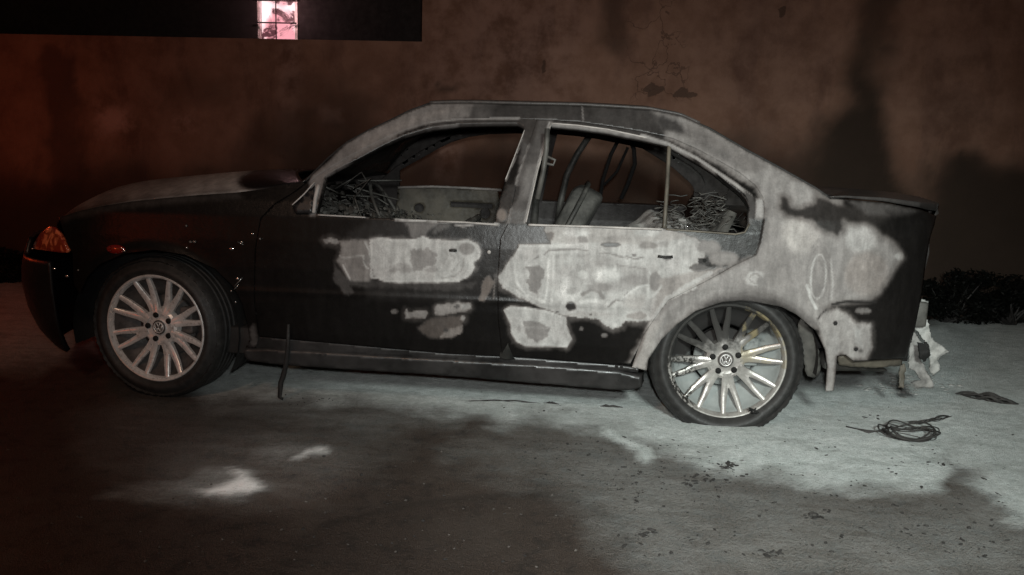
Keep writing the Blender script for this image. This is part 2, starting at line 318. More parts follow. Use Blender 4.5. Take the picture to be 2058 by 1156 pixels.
# burn marks, painted one over the other: (P=area / L=line, outline, albedo, softness or width, raggedness, brown tint)
MARKS = [
 ('P', [(119,437),(160,424),(200,415),(265,405),(333,398),(400,392),(476,387),(490,398),(400,404),(330,410),(265,418),(200,428),(130,445)], .035, 14, 8, .2),
 ('P', [(860,205),(1300,205),(1350,240),(1345,290),(1100,250),(860,262)], .04, 10, 8, .1),
 ('P', [(620,360),(660,325),(697,287),(741,263),(786,242),(824,223),(870,205),(980,200),(975,232),(880,242),(813,264),(760,292),(700,327),(655,354),(648,375),(640,400),(632,434),(624,434),(626,380)], .20, 8, 6, .15),
 ('P', [(700,300),(760,262),(850,225),(920,215),(860,240),(790,266),(720,308)], .25, 12, 8, .35),
 ('P', [(950,205),(1000,205),(990,238),(940,240)], .07, 14, 6, 0),
 ('L', [(720,316),(765,292),(810,272),(866,255),(920,250)], .13, 2.5, 2, 0), ('L', [(866,246),(920,241),(988,239),(1043,239)], .26, 2, 1, 0),
 ('P', [(1052,262),(1078,238),(1112,238),(1060,450),(1018,450),(1040,357)], .075, 8, 8, 0),
 ('P', [(1060,330),(1090,330),(1075,400),(1045,400)], .12, 12, 8, 0),
 ('L', [(1073,262),(1040,357),(1022,446)], .28, 2, 1, 0), ('L', [(1104,247),(1078,345),(1054,448)], .34, 3.2, 1, 0), ('L', [(1055,258),(1037,312),(1016,362)], .30, 2.5, 1, 0),
 ('P', [(1040,400),(1010,440),(1000,449),(1004,400),(1022,370),(1045,376)], .03, 8, 5, 0), ('P', ell(1008, 432, 11, 12), .12, 6, 4, 1),
 ('P', [(1045,236),(1085,238),(1072,290),(1052,290)], .05, 8, 6, .3), ('L', [(1107,249),(1160,255),(1220,262),(1300,278),(1350,292)], .26, 4, 2, 0),
 ('L', [(1170,213),(1172,242)], .2, 2, 1, 0),
 # C pillar and quarter panel
 ('P', [(1315,222),(1368,233),(1426,260),(1498,302),(1560,335),(1640,380),(1690,402),(1700,450),(1760,450),(1790,480),(1812,505),(1817,519),(1805,533),(1789,559),(1770,590),(1747,606),(1672,615),(1640,660),(1600,640),(1518,612),(1452,610),(1398,628),(1362,653),(1329,685),(1303,725),(1300,752),(1258,740),(1282,700),(1310,645),(1343,604),(1420,560),(1500,520),(1533,480),(1537,418),(1518,375),(1430,320),(1340,275)], .31, 22, 12, .05),
 ('P', [(1330,235),(1420,262),(1500,310),(1540,335),(1500,345),(1430,312),(1360,270)], .15, 24, 12, .1), ('P', [(1420,285),(1470,312),(1465,325),(1425,303)], .12, 8, 10, 0), ('P', [(1300,225),(1360,240),(1380,270),(1330,265)], .05, 16, 10, 0),
 ('L', [(1290,272),(1345,290),(1400,318),(1440,345),(1480,372),(1510,395)], .36, 6, 3, 0),
 ('P', [(1518,400),(1534,400),(1535,442),(1518,445)], .36, 4, 4, 0), ('P', [(1494,380),(1514,392),(1520,410),(1516,445),(1500,462),(1506,418)], .05, 4, 4, 0),
 ('P', [(1345,466),(1440,475),(1495,477),(1512,460),(1514,440),(1540,440),(1530,488),(1521,515),(1480,516),(1452,508),(1436,492),(1410,488),(1385,476)], .022, 10, 6, 0),
 ('P', ell(1610, 470, 38, 40), .45, 20, 6, .22), ('P', ell(1730, 482, 30, 26), .50, 18, 6, 0), ('P', ell(1742, 550, 44, 44), .34, 16, 10, .38), ('P', ell(1808, 515, 9, 7), .5, 4, 4, 0), ('P', ell(1680, 500, 14, 50), .33, 14, 8, 0),
 ('P', ell(1516, 560, 18, 14), .48, 5, 8, 0), ('L', cl(ell(1518, 560, 11, 9)), .30, 2.5, 4, 0), ('P', ell(1528, 566, 8, 8), .30, 4, 4, 0),
 ('P', [(1400,612),(1440,596),(1500,590),(1560,598),(1600,615),(1640,650),(1600,660),(1500,620),(1420,625)], .07, 22, 6, 0),
 ('L', cl(ell(1644, 552, 23, 58, 6)), .25, 2.5, 3, 0), ('L', cl(ell(1645, 556, 15, 45, 4)), .52, 3, 3, 0), ('L', cl(ell(1645, 560, 11, 36, 2)), .24, 2.2, 4, 0), ('L', [(1640,525),(1638,555),(1644,590)], .26, 2, 4, 0), ('L', [(1650,530),(1652,570)], .26, 2, 4, 0),
 ('P', ell(1642, 584, 9, 15), .26, 4, 3, 0), ('L', [(1622,575),(1630,600),(1640,620)], .54, 6, 3, 0), ('L', [(1663,529),(1668,570),(1665,606)], .22, 2.4, 2, 0), ('L', [(1670,520),(1674,570),(1671,600)], .46, 3, 2, 0), ('L', [(1632,500),(1645,480),(1655,500)], .3, 2.5, 4, 0),
 ('P', [(1565,393),(1576,389),(1588,398),(1593,414),(1607,417),(1623,412),(1637,407),(1639,389),(1660,398),(1691,411),(1723,414),(1780,428),(1800,470),(1754,456),(1737,446),(1712,446),(1697,443),(1698,463),(1684,477),(1660,470),(1642,459),(1632,445),(1607,440),(1581,435),(1567,424)], .025, 19, 8, .3),
 ('P', [(1700,402),(1780,410),(1850,424),(1800,440),(1740,430)], .06, 14, 8, 0),
 ('P', [(1754,454),(1770,477),(1794,482),(1812,505),(1817,519),(1805,533),(1789,559),(1770,590),(1747,606),(1672,615),(1660,622),(1700,640),(1755,648),(1752,700),(1742,728),(1900,740),(1900,430),(1790,430)], .010, 32, 10, .2),
 ('L', [(1672,612),(1700,606),(1760,608)], .02, 5, 2, 0), ('L', [(1864,560),(1872,510)], .12, 3, 2, 0),
 ('P', [(1645,640),(1662,627),(1682,621),(1700,630),(1720,648),(1750,650),(1752,700),(1740,722),(1712,722),(1690,708),(1680,716),(1678,744),(1674,790),(1658,790),(1664,740),(1660,704),(1648,670)], .36, 9, 6, .08),
 ('P', ell(1735, 625, 16, 6), .14, 6, 6, 0), ('P', [(1716,655),(1730,660),(1735,700),(1720,690)], .46, 8, 6, 0), ('P', ell(1676, 690, 12, 20), .34, 8, 6, 0), ('P', ell(1679, 650, 4.5, 4.5), .01, 1.5, 0, 0), ('P', ell(1720, 702, 5, 5), .01, 2, 0, 0), ('P', ell(1730, 705, 5, 4), .1, 3, 2, 0),
 ('L', [(1643,642),(1652,630),(1662,622)], .03, 3, 1, 0),
 # front door
 ('P', [(750,440),(1000,446),(1000,600),(930,610),(740,600),(700,470)], .020, 22, 10, 0), ('P', [(812,446),(885,448),(858,466),(845,486),(830,486),(822,466)], .12, 9, 10, .05), ('P', [(880,449),(905,452),(885,465),(868,470)], .07, 7, 8, 0),
 ('L', [(640,431),(700,432),(740,435)], .22, 3, 2, 0), ('L', [(795,441),(860,444),(935,447),(1000,451)], .5, 5, 2, 0), ('L', [(915,452),(930,455),(950,452)], .4, 3, 2, 0),
 ('P', [(690,560),(960,566),(950,582),(850,584),(820,580),(690,576)], .045, 9, 14, 0), ('P', [(672,530),(700,560),(712,590),(690,590),(668,560)], .05, 6, 12, 0),
 ('P', [(685,485),(734,483),(748,485),(748,561),(737,566),(714,565),(701,563),(692,546),(678,525),(685,512)], .24, 7, 5, .18), ('P', [(649,483),(662,477),(678,478),(684,487),(676,494),(665,488),(654,490)], .27, 3, 4, 0), ('P', [(694,523),(725,515),(734,541),(732,561),(707,559),(698,540)], .18, 2.5, 3, .2),
 ('P', DOOR_PATCH, .07, 24, 10, 0), ('P', DOOR_PATCH, .50, 3, 5, 0), ('L', cl(DOOR_PATCH), .56, 5, 4, 0),
 ('L', [(689,534),(696,548),(703,561)], .5, 2.6, 2, 0), ('L', [(683,515),(694,519),(714,515),(730,514)], .36, 3.5, 4, 0), ('L', [(730,514),(733,534),(741,541)], .48, 3, 3, 0), ('L', [(734,487),(743,507),(742,530)], .46, 4, 3, 0), ('P', ell(738, 524, 6, 10), .22, 3, 2, 0),
 ('P', [(829,501),(849,498),(874,510),(874,530),(849,546),(833,543),(824,525),(823,510)], .27, 4, 14, 0), ('P', ell(806, 538, 22, 11), .36, 6, 24, 0), ('P', ell(790, 545, 10, 6), .3, 4, 12, 0), ('P', ell(862, 543, 14, 8), .36, 4, 14, 0),
 ('P', ell(938, 500, 17, 12), .28, 4, 3, 0), ('P', ell(911, 503, 8, 4), .07, 2, 3, 0), ('L', [(905,512),(914,518),(908,526)], .32, 3, 4, 0),
 ('L', [(932,521),(930,541),(914,555),(887,560)], .34, 3, 3, 0), ('L', [(921,513),(922,530),(908,546)], .38, 3, 4, 0), ('L', [(940,530),(937,545),(922,557)], .42, 2, 3, 0), ('L', [(893,500),(900,515),(892,530)], .4, 3, 6, 0),
 ('P', [(815,622),(824,627),(856,624),(860,631),(854,639),(815,638)], .24, 3, 4, .12), ('P', ell(793, 626, 8, 4), .12, 3, 4, .1), ('L', [(817,624),(819,636)], .36, 3, 1, 0),
 ('P', [(876,615),(901,609),(944,609),(947,618),(937,625),(910,631),(887,633),(874,631)], .27, 4, 7, .15), ('P', ell(935, 616, 10, 6), .36, 4, 4, 0), ('P', ell(918, 617, 8, 5), .08, 3, 6, 0),
 ('P', [(863,640),(900,636),(932,634),(928,669),(905,678),(878,683),(856,678),(840,660)], .075, 7, 8, .7), ('P', [(905,660),(930,655),(928,669),(905,678),(880,682),(885,672)], .19, 5, 6, .45), ('P', ell(896, 664, 6, 4), .05, 3, 4, 0),
 ('P', [(971,566),(982,552),(993,566),(984,586),(973,606),(962,604)], .12, 3, 4, .8), ('L', [(995,560),(992,600)], .12, 2, 1, .5), ('P', ell(930, 640, 4, 5), .3, 2, 3, 0),
 # rear door
 ('P', [(1008,452),(1100,455),(1110,480),(1040,492),(1003,540)], .03, 8, 8, 0),
 ('P', REAR_PATCH, .08, 26, 10, 0), ('P', REAR_PATCH, .45, 3, 5, 0), ('P', [(1097,455),(1345,462),(1390,478),(1300,490),(1112,488),(1093,462)], .37, 5, 6, .12), ('P', ell(1158, 469, 26, 9), .50, 8, 10, 0), ('P', ell(1302, 468, 26, 8), .46, 8, 8, 0), ('P', ell(1172, 481, 14, 8), .22, 5, 14, 0), ('P', ell(1240, 480, 26, 6), .30, 6, 8, .1), ('P', ell(1305, 493, 20, 8), .24, 6, 8, .1), ('P', ell(1105, 474, 9, 7), .12, 5, 5, .3),
 ('L', [(1066,452),(1130,454),(1210,456),(1330,461)], .58, 4, 2, 0), ('P', ell(1227, 492, 21, 4.5), .06, 3, 2, 0), ('L', [(1044,494),(1110,494),(1180,492)], .52, 4, 3, 0),
 ('P', [(1055,537),(1084,534),(1093,546),(1089,575),(1080,591),(1064,586),(1057,566),(1051,552)], .22, 3, 8, 0), ('L', [(1035,530),(1034,548),(1040,570),(1056,592),(1080,602),(1094,606)], .58, 4, 3, 0), ('L', [(1102,520),(1101,560),(1097,602)], .60, 3.5, 2, 0), ('L', [(1108,515),(1107,560),(1104,606)], .36, 2, 2, 0), ('L', [(1113,514),(1112,560),(1109,606)], .54, 2.5, 2, 0),
 ('L', [(1030,565),(1050,596),(1085,612),(1102,616)], .36, 2.5, 2, 0), ('L', [(1016,570),(1048,592),(1075,608)], .54, 3, 2, 0), ('P', ell(1056, 553, 6, 12), .40, 3, 10, 0), ('P', ell(1054, 520, 8, 8), .40, 4, 14, 0),
 ('P', [(1116,512),(1180,508),(1240,520),(1305,541),(1300,570),(1260,584),(1215,588),(1183,566),(1147,557),(1116,552)], .37, 10, 8, 0), ('P', ell(1222, 552, 28, 14), .64, 16, 6, 0), ('P', ell(1278, 562, 25, 12), .29, 8, 8, 0), ('P', ell(1205, 577, 26, 7), .29, 7, 8, 0), ('P', ell(1172, 553, 9, 7), .52, 4, 6, 0), ('P', ell(1150, 525, 30, 10), .42, 12, 8, 0),
 ('L', [(1075,520),(1082,516)], .2, 3, 4, 0), ('L', [(1094,512),(1104,503),(1125,502),(1158,501),(1182,504)], .22, 3.4, 7, 0), ('L', [(1205,508),(1225,510),(1262,520)], .27, 3, 8, 0), ('L', [(1258,515),(1276,521),(1292,517)], .2, 3, 5, 0), ('L', [(1240,533),(1270,537),(1298,540)], .27, 2.5, 5, 0), ('P', ell(1275, 513, 5, 3), .15, 2, 2, 0),
 ('P', ell(1142, 590, 27, 17), .56, 12, 8, 0), ('P', ell(1151, 584, 13, 7), .37, 5, 6, 0), ('L', [(1170,592),(1188,582),(1203,586),(1212,598)], .27, 7, 7, 0), ('L', [(1168,607),(1195,604),(1222,612)], .60, 8, 6, 0), ('L', [(1165,618),(1230,622)], .40, 3, 5, 0),
 ('L', [(1222,617),(1238,603),(1250,604),(1262,588)], .22, 4, 10, 0), ('L', [(1248,603),(1266,588),(1285,576),(1304,573)], .60, 3, 3, 0), ('L', [(1306,545),(1308,560),(1305,575)], .60, 2.5, 2, 0), ('P', ell(1275, 605, 22, 14), .40, 8, 18, .1), ('P', ell(1180, 632, 45, 4), .40, 4, 8, .1), ('P', ell(1280, 636, 20, 6), .30, 5, 10, .2),
 ('P', ell(1317, 566, 12, 20), .22, 5, 5, 0), ('L', [(1303,580),(1306,610),(1303,640)], .52, 6, 5, 0), ('P', ell(1313, 620, 10, 22), .38, 8, 8, 0),
 ('P', [(1375,475),(1396,488),(1403,506),(1395,520),(1380,533),(1362,530),(1350,545),(1340,560),(1336,530),(1352,500)], .50, 6, 6, 0), ('P', ell(1425, 498, 24, 13), .24, 9, 12, 0), ('P', ell(1455, 520, 30, 12), .26, 10, 10, .05), ('P', ell(1332, 490, 12, 8), .30, 6, 6, 0),
 ('P', [(1325,560),(1400,545),(1450,540),(1416,565),(1343,602),(1312,640)], .33, 8, 14, .2), ('L', [(1430,548),(1380,575),(1340,600),(1312,640)], .44, 8, 8, 0), ('L', [(1350,560),(1356,572),(1350,590)], .2, 2.5, 5, 0), ('L', [(1300,600),(1318,590),(1330,575)], .5, 4, 5, 0),
 ('L', cl(ell(1343, 519, 15, 10)), .50, 3, 2, 0), ('P', ell(1342, 519, 9, 4.5), .05, 2.5, 1, 0), ('P', [(1403,519),(1425,519),(1425,535),(1403,535)], .03, 1.5, 1, 0), ('P', ell(1404, 538, 20, 7), .08, 4, 5, .1),
 ('P', [(1283,700),(1306,646),(1332,640),(1303,723),(1298,750),(1262,738)], .36, 5, 8, .22), ('L', [(1300,660),(1285,705),(1268,735)], .22, 5, 4, .4),
 ('P', ell(1147, 617, 11, 10), .03, 4, 4, 0), ('P', ell(1109, 632, 6, 5), .02, 2, 1, 0), ('P', ell(1120, 627, 3, 2), .1, 1, 1, 0), ('P', ell(1188, 633, 3, 2), .08, 1, 1, 0),
 ('P', [(1053,606),(1104,627),(1098,631),(1050,612)], .02, 2, 1, 0),
 ('P', LOW_PATCH, .06, 18, 8, 0), ('P', LOW_PATCH, .46, 3, 4, 0), ('L', cl(LOW_PATCH), .52, 5, 3, 0), ('P', [(1051,645),(1084,647),(1107,658),(1098,676),(1080,687),(1060,681),(1053,660)], .23, 4, 5, 0), ('L', [(1052,658),(1104,660)], .3, 3, 2, 0), ('P', ell(1043, 662, 5, 8), .36, 3, 3, 0),
 ('P', ell(1168, 661, 4, 4), .12, 2, 1, 0), ('P', ell(1215, 674, 6, 4), .12, 3, 3, 0), ('P', [(502,655),(514,650),(520,695),(502,695)], .07, 4, 4, 0),
]
def paint_attrs(me, P3, soot=.0065):
    p = proj(P3); n = len(p); x, y = p[:, 0], p[:, 1]
    al = np.full(n, soot); tn = np.full(n, .15)
    nc_ = vnoise(x, y, 4.5, 2, 17); na = vnoise(x, y, 26, 4, 1); nb_ = vnoise(x, y, 9, 3, 5)
    for kind, pts, v, s, rag, t in MARKS:
        bx0, by0 = np.min(pts, 0)-s*2-rag*2-6; bx1, by1 = np.max(pts, 0)+s*2+rag*2+6
        k = (x > bx0) & (x < bx1) & (y > by0) & (y < by1)
        if not k.any(): continue
        q = p[k]; wob = (rag*.55 if s > 5 else rag*.8)*(.7*na[k]+.5*nb_[k]) + 1.6*nc_[k]*(rag > 3)
        d = (sdf(q, pts) if kind == 'P' else s*.5-ldist(q, pts)) + wob*(1 if kind == 'P' else .35)
        m = sstep((d+s*.5)/max(s, 1.2)) if kind == 'P' else sstep((d+1.6)/3.0)
        if kind == 'P' and v > .2 and s < 12: al[k] = np.maximum(al[k], v*.20*sstep((d+15)/15)*(.75+.5*na[k]))
        al[k] = al[k]*(1-m)+v*m; tn[k] = tn[k]*(1-m)+t*.55*m
    al = al*(1+.28*vnoise(x, y, 70, 4, 9)+.16*vnoise(x, y*.35, 14, 3, 12)+.10*nb_*(al > .15)); al *= 1-.20*sstep((al-.1)/.15)-.14*sstep((x-1300)/250)*sstep((al-.1)/.1)
    add_attr(me, 'al', al); add_attr(me, 'tn', tn)
# ------------------------------------------------------------------ panel builder
def panel(name, outer,  holes=(), parent=None, mat='paint', step=5., thick=.012, off=0., paint=True, surf=None, far=True, rough_edge=0, rim=True):
    outer = dens(outer, step); holes = [dens(h, step) for h in holes]
    if rough_edge: outer = [(x+random.uniform(-1, 1)*rough_edge, y+random.uniform(-1, 1)*rough_edge) for x, y in outer]
    pts = list(outer); edges = [(i, (i+1) % len(outer)) for i in range(len(outer))]
    for h in holes:
        k = len(pts); pts += h; edges += [(k+i, k+(i+1) % len(h)) for i in range(len(h))]
    arr = np.array(pts); x0, y0 = arr.min(0); x1, y1 = arr.max(0)
    gx, gy = np.meshgrid(np.arange(x0, x1, step), np.arange(y0, y1, step))
    gx = gx.copy(); gx[::2] += step*.5; g = np.stack([gx.ravel(), gy.ravel()], -1)
    d = sdf(g, outer)
    for h in holes: d = np.minimum(d, -sdf(g, h))
    g = g[d > step*.55]
    co = [Vector((float(a), float(b))) for a, b in pts]+[Vector((float(a), float(b))) for a, b in g]
    vv, ee, ff, *_ = delaunay_2d_cdt(co, edges, [], 0, 1e-6)
    uv = np.array([(v.x, v.y) for v in vv]); tri = [tuple(f) for f in ff]
    cen = np.array([uv[list(f)].mean(0) for f in tri]); dd = sdf(cen, outer)
    for h in holes: dd = np.minimum(dd, -sdf(cen, h))
    tri = [f for f, k in zip(tri, dd) if k > 0]
    P = (surf or at_S)(uv) if surf else at_S(uv, off)
    # orient faces outward (-y)
    out = []
    for f in tri:
        a, b, c = P[f[0]], P[f[1]], P[f[2]]; n = np.cross(b-a, c-a)
        out.append(f if n[1] < 0 else f[::-1])
    me = mesh_from(name, P, out)
    if paint: paint_attrs(me, P)
    o = obj(name, me, M[mat], parent)
    def fin(o, t):
        if t:
            s = o.modifiers.new('thick', 'SOLIDIFY'); s.thickness = t; s.offset = -1; s.use_even_offset = False; s.use_rim = rim
    fin(o, thick); f2 = None
    if far:
        Q = P.copy(); Q[:, 1] = 2*MID - Q[:, 1]
        m2 = mesh_from(name, Q, [f[::-1] for f in out])
        if paint:
            add_attr(m2, 'al', np.full(len(Q), .05)); add_attr(m2, 'tn', np.zeros(len(Q)))
        f2 = obj(name, m2, M[mat], parent); fin(f2, thick)
    return o, f2
car = empty('burnt_car', (0, 0, 0))
tag(car, 'burnt out black four door sedan with white scorched patches and flat rear tyre', 'car')
# outlines (pixels of the photograph, turned into points on the car's own curved side)
sill_top = [(521,675),(688,690),(895,709),(1008,715),(1120,724),(1234,733),(1267,731)]
roof_seam = [(645,348),(690,322),(730,300),(775,278),(820,259),(866,246),(920,240.5),(988,238.5),(1043,238.5),(1078,240)]
bp_seam = [(1078,240),(1062,290),(1040,357),(1021,446),(1004,480),(999,560),(1000,640),(1008,715)]
fd_front = [(521,675),(512,600),(514,500),(525,440),(552,412),(585,392),(612,372),(645,348)]
front_door = fd_front + roof_seam[1:] + bp_seam[1:] + sill_top[1:3][::-1]
fwin = [(636,430),(654,353),(686,336),(725,317),(769,293),(813,273),(866,257),(921,250),(988,248),(1040,248),(1053,254),(1051,270),(1035,312),(1015,363),(1003,405),(993,449),(960,447),(740,437)]
rd_top = [(1078,240),(1110,241),(1166,245),(1230,254),(1290,264),(1352,277),(1400,298),(1450,325),(1487,346),(1518,371),(1533,394),(1537,418),(1535,447),(1528,488),(1520,513),(1474,535),(1416,567),(1343,604),(1314,643),(1293,673),(1282,702),(1267,731)]
rear_door = rd_top + sill_top[3:6][::-1] + bp_seam[1:][::-1]
rwin = [(1107,250),(1160,255),(1220,263),(1266,273),(1310,282),(1341,289),(1373,307),(1400,323),(1433,344),(1466,371),(1487,388),(1499,402),(1505,418),(1504,447),(1497,462),(1480,468),(1425,464),(1337,459),(1140,453),(1057,449),(1080,345)]
arch_r = [(1660,704),(1652,686),(1643,666),(1622,650),(1600,632),(1570,617),(1518,607),(1490,604),(1452,607),(1398,625),(1362,651),(1329,683),(1303,723),(1300,745)]
outer_top = [(618,372),(626,352),(640,338),(660,318),(697,287),(741,263),(786,242),(824,223),(863,209.5),(900,208),(952,208),(1068,211),(1166,213),(1240,217),(1304,221),(1368,233),(1426,260),(1498,302),(1560,335),(1640,380),(1668,400),(1700,401),(1780,408),(1850,421),(1882,434)]
rear_edge = [(1878,452),(1869,480),(1862,520),(1853,590),(1839,660),(1821,720),(1760,724),(1717,727),(1699,713),(1682,716),(1681,744),(1675,786),(1660,787),(1664,740)]
body_side = outer_top + rear_edge + arch_r + [(1270,738)] + rd_top[::-1][1:] + roof_seam[::-1][1:] + [(632,357)]
fender_top = [(119,437),(160,424),(200,415),(265,405),(333,398),(400,392),(476,387),(530,380),(575,371),(612,368)]
arch_f = [(505,700),(497,650),(487,610),(468,575),(432,540),(372,512),(310,502),(250,509),(200,531),(176,556),(160,590),(152,640),(150,690)]
fender = fender_top + [(608,372),(583,390),(550,410),(523,438),(512,500),(510,600),(519,675),(515,700)] + arch_f[:11] + [(148,570),(146,510),(136,490),(124,455)]
fo, ff_ = panel('front_fender', fender, parent=car, rim=False); 
d1, d1f = panel('front_door', inset(dens(front_door, 5), -2.5), [fwin], off=.004, parent=car, thick=.035, step=3.2)
d2, d2f = panel('rear_door', inset(dens(rear_door, 5), .5), [rwin], parent=car, thick=.035, step=2.8)
b1, b1f = panel('body_side', body_side, parent=car, thick=.014, step=3.2)
tag(d1, 'black front door with white scorched patch below its empty window'); tag(d2, 'rear door burnt to white ash with empty window')
tag(b1, 'rear quarter panel and roof rail scorched white')
# sill: body sill above, plastic skirt below
us = [(497,690),(521,677),(688,692),(895,711),(1008,717),(1234,735),(1270,740),(1284,742),(1282,750),(1120,737),(960,727),(760,716),(497,702)]
panel('sill_panel', us, parent=car, mat='sill', paint=False, thick=.02, off=.008)
ls = [(494,700),(640,708),(760,716),(960,727),(1120,737),(1286,751),(1288,786),(1180,777),(1040,766),(895,753),(705,742),(500,727),(493,712)]
panel('side_skirt', smooth_poly(ls, 1), parent=car, mat='sill', paint=False, thick=.05, off=-.012, rough_edge=.5)
# quarter glass divider and belt mouldings
def strip(name, pts, r, mat, parent, off=.0, far=True, n=6):
    P = at_S(dens(pts, 8, False), off)
    bm = bmesh.new(); tube(bm, P, r, n); o = obj(name, bm, M[mat], parent)
    if far:
        Q = P.copy(); Q[:, 1] = 2*MID-Q[:, 1]; bm = bmesh.new(); tube(bm, Q, r, n); obj(name, bm, M[mat], parent)
    return o
strip('window_divider', [(1346,292),(1342,370),(1336,460)], .009, 'olive', d2, .02, False)
strip('belt_moulding', [(640,432),(735,437)], .0035, 'pale_edge', d1, -.003, False)
strip('belt_moulding', [(880,445),(935,447),(1000,452)], .0045, 'pale_edge', d1, -.003, False)
strip('belt_moulding', [(1062,452),(1200,456),(1330,461)], .005, 'pale_edge', d2, -.004, False)
strip('window_trim', [(1338,461),(1425,467),(1478,471),(1497,467),(1506,450)], .004, 'olive', d2, -.002, False)
strip('window_trim', [(1054,262),(1035,312),(1016,361)], .0025, 'pale_edge', d1, .002, False)
strip('window_trim', [(1107,249),(1080,345),(1057,447)], .0035, 'pale_edge', d2, -.001, False)
strip('window_trim', [(1107,248),(1160,252),(1220,260),(1300,277)], .0035, 'pale_edge', d2, -.001, False)
strip('mirror_bracket', [(588,412),(612,390),(633,366)], .003, 'pale_edge', d1, -.006, False)
strip('mirror_bracket', [(592,413),(626,420)], .004, 'soot_grey', d1, -.006, False)
strip('mirror_bracket', [(640,372),(634,398),(630,428)], .009, 'pale_edge', d1, .0, False)
def patch_tri(name, pts, mat, parent, off): panel(name, pts, parent=parent, mat=mat, paint=False, thick=.006, off=off, far=False, step=6)
patch_tri('mirror_base', [(590,416),(634,372),(628,428),(594,428)], 'plastic', d1, -.010)
strip('door_handle', [(1322,515),(1338,517),(1352,516)], .006, 'soot', d2, -.002, False)
strip('door_handle', [(903,503),(918,504)], .005, 'soot', d1, -.002, False)
for u, v, par in ((983, 507, d1), (1416, 524, d2), (1679, 650, b1), (1720, 702, b1)):
    P = at_S([(u, v)])[0]; bm = bmesh.new()
    bmesh.ops.create_uvsphere(bm, u_segments=12, v_segments=8, radius=.008, matrix=Matrix.Translation(P) @ Matrix.Diagonal((1, .35, 1, 1)))
    obj('lock' if par in (d1, d2) else 'bolt_hole', bm, M['pale_edge' if u == 983 else 'dark'], par)
# dark inner structure behind the door gaps
def loft(name, near, far_, mat, parent, bow=0., n=14, crown=0., thick=.01, attrs=None, pw=2.):
    near = np.array(near); far_ = np.array(far_); V = []
    for t in np.linspace(0, 1, n):
        b = 1-abs(2*t-1)**pw
        V.append(near*(1-t)+far_*t + np.array([1, 0, 0])*np.asarray(bow)[..., None]*(-b) if hasattr(bow, '__len__') else near*(1-t)+far_*t+np.array([-bow*b, 0, crown*b]))
    V = np.concatenate(V); m = len(near)
    me = mesh_from(name, V, grid_faces(n, m)); return me, V
def mir(P): Q = np.array(P, float).copy(); Q[:, 1] = 2*MID-Q[:, 1]; return Q
def resample(P, k):
    P = np.array(P, float); s = np.r_[0, np.cumsum(np.linalg.norm(np.diff(P, axis=0), axis=1))]; t = np.linspace(0, s[-1], k)
    return np.stack([np.interp(t, s, P[:, i]) for i in range(3)], -1)
# roof
rn = resample(at_S([(863,209.5),(900,208),(952,208),(1068,211),(1166,213),(1240,217),(1304,221),(1368,233),(1405,250)]), 60)
me, V = loft('roof', rn, mir(rn), 'paint', car, crown=.028, n=30)
add_attr(me, 'al', np.full(len(V), .06)); add_attr(me, 'tn', np.full(len(V), .1))
ro = obj('roof', me, M['paint'], car); s_ = ro.modifiers.new('t', 'SOLIDIFY'); s_.thickness = .012
# hood: near edge and crown lines
E1 = resample(at_S(fender_top), 70)
cr = at_y([(150,406),(200,387),(300,363),(420,350),(500,343),(575,340),(620,341)], MID)
cr = np.vstack([[[-.755, MID, .655], [-.74, MID, .70], [-.66, MID, .765]], cr[(cr[:, 0] > -.62)]])
cr = np.array([[c_[0], MID, c_[1]] for c_ in smooth_poly([(q_[0], q_[2]) for q_ in cr], 3, False)]); E2 = resample(cr, 70)
rows = []
for t in np.linspace(0, 1, 26):
    k = 1-(1-t)**3.4; xy = t
    P = E1.copy(); P[:, 1] = E1[:, 1]*(1-t)+E2[:, 1]*t; P[:, 0] = E1[:, 0]+(E2[:, 0]-E1[:, 0])*(1-(1-t)**1.6); P[:, 2] = E1[:, 2]*(1-k)+E2[:, 2]*k
    P[:, 2] += .030*np.exp(-((P[:, 0]+.48)/.20)**2)*4*t*(1-t)
    rows.append(P)
rows += [mir(r) for r in rows[:-1][::-1]]
V = np.concatenate(rows); me = mesh_from('hood', V, grid_faces(len(rows), 70, True))
p = proj(V)
ws = np.interp(p[:, 0], [120, 200, 330, 420, 480], [.30, .45, .62, .95, 1.1])*soft(p, [(125,432),(150,405),(200,380),(300,355),(480,335),(520,336),(482,352),(476,368),(492,384),(400,391),(300,402),(200,414)], 15)
ws = np.maximum(ws, .6*soft(p, [(470,376),(520,382),(560,372),(600,362),(560,388),(480,392)], 6))
bk = soft(p, ell(545, 362, 66, 20, -4), 6); ws *= (1-bk)
add_attr(me, 'al', .011+ws*.42*(1+.5*vnoise(p[:, 0], p[:, 1], 30, 4, 3))); add_attr(me, 'tn', np.full(len(V), .05))
ho = obj('hood', me, M['paint'], car); s_ = ho.modifiers.new('t', 'SOLIDIFY'); s_.thickness = .012
for nm, pts in (('rear_screen_seal', [(1400,247),(1426,258),(1498,300),(1560,333),(1640,378),(1668,398)]), ('windscreen_seal', [(863,208),(824,222),(786,241),(741,262),(697,286),(660,317),(640,337),(612,364)]), ('roof_seal', [(863,208.5),(952,207),(1068,210),(1166,212),(1240,216),(1304,220),(1368,232),(1402,246)])):
    strip(nm, pts, .006, 'soot', car, .012)
# cowl remains at the foot of the windscreen
bm = bmesh.new()
for i in range(26):
    x = random.uniform(.30, .62); y = random.uniform(.25, 1.3); a = random.uniform(-.3, .3)
    tube(bm, [(x, y, .90+random.uniform(0, .012)), (x+.02, y+.1, .905+random.uniform(0, .02)), (x+.03*a, y+.2, .90)], .006, 5)
tag(obj('cowl_remains', bm, M['soot'], car), kind='stuff')
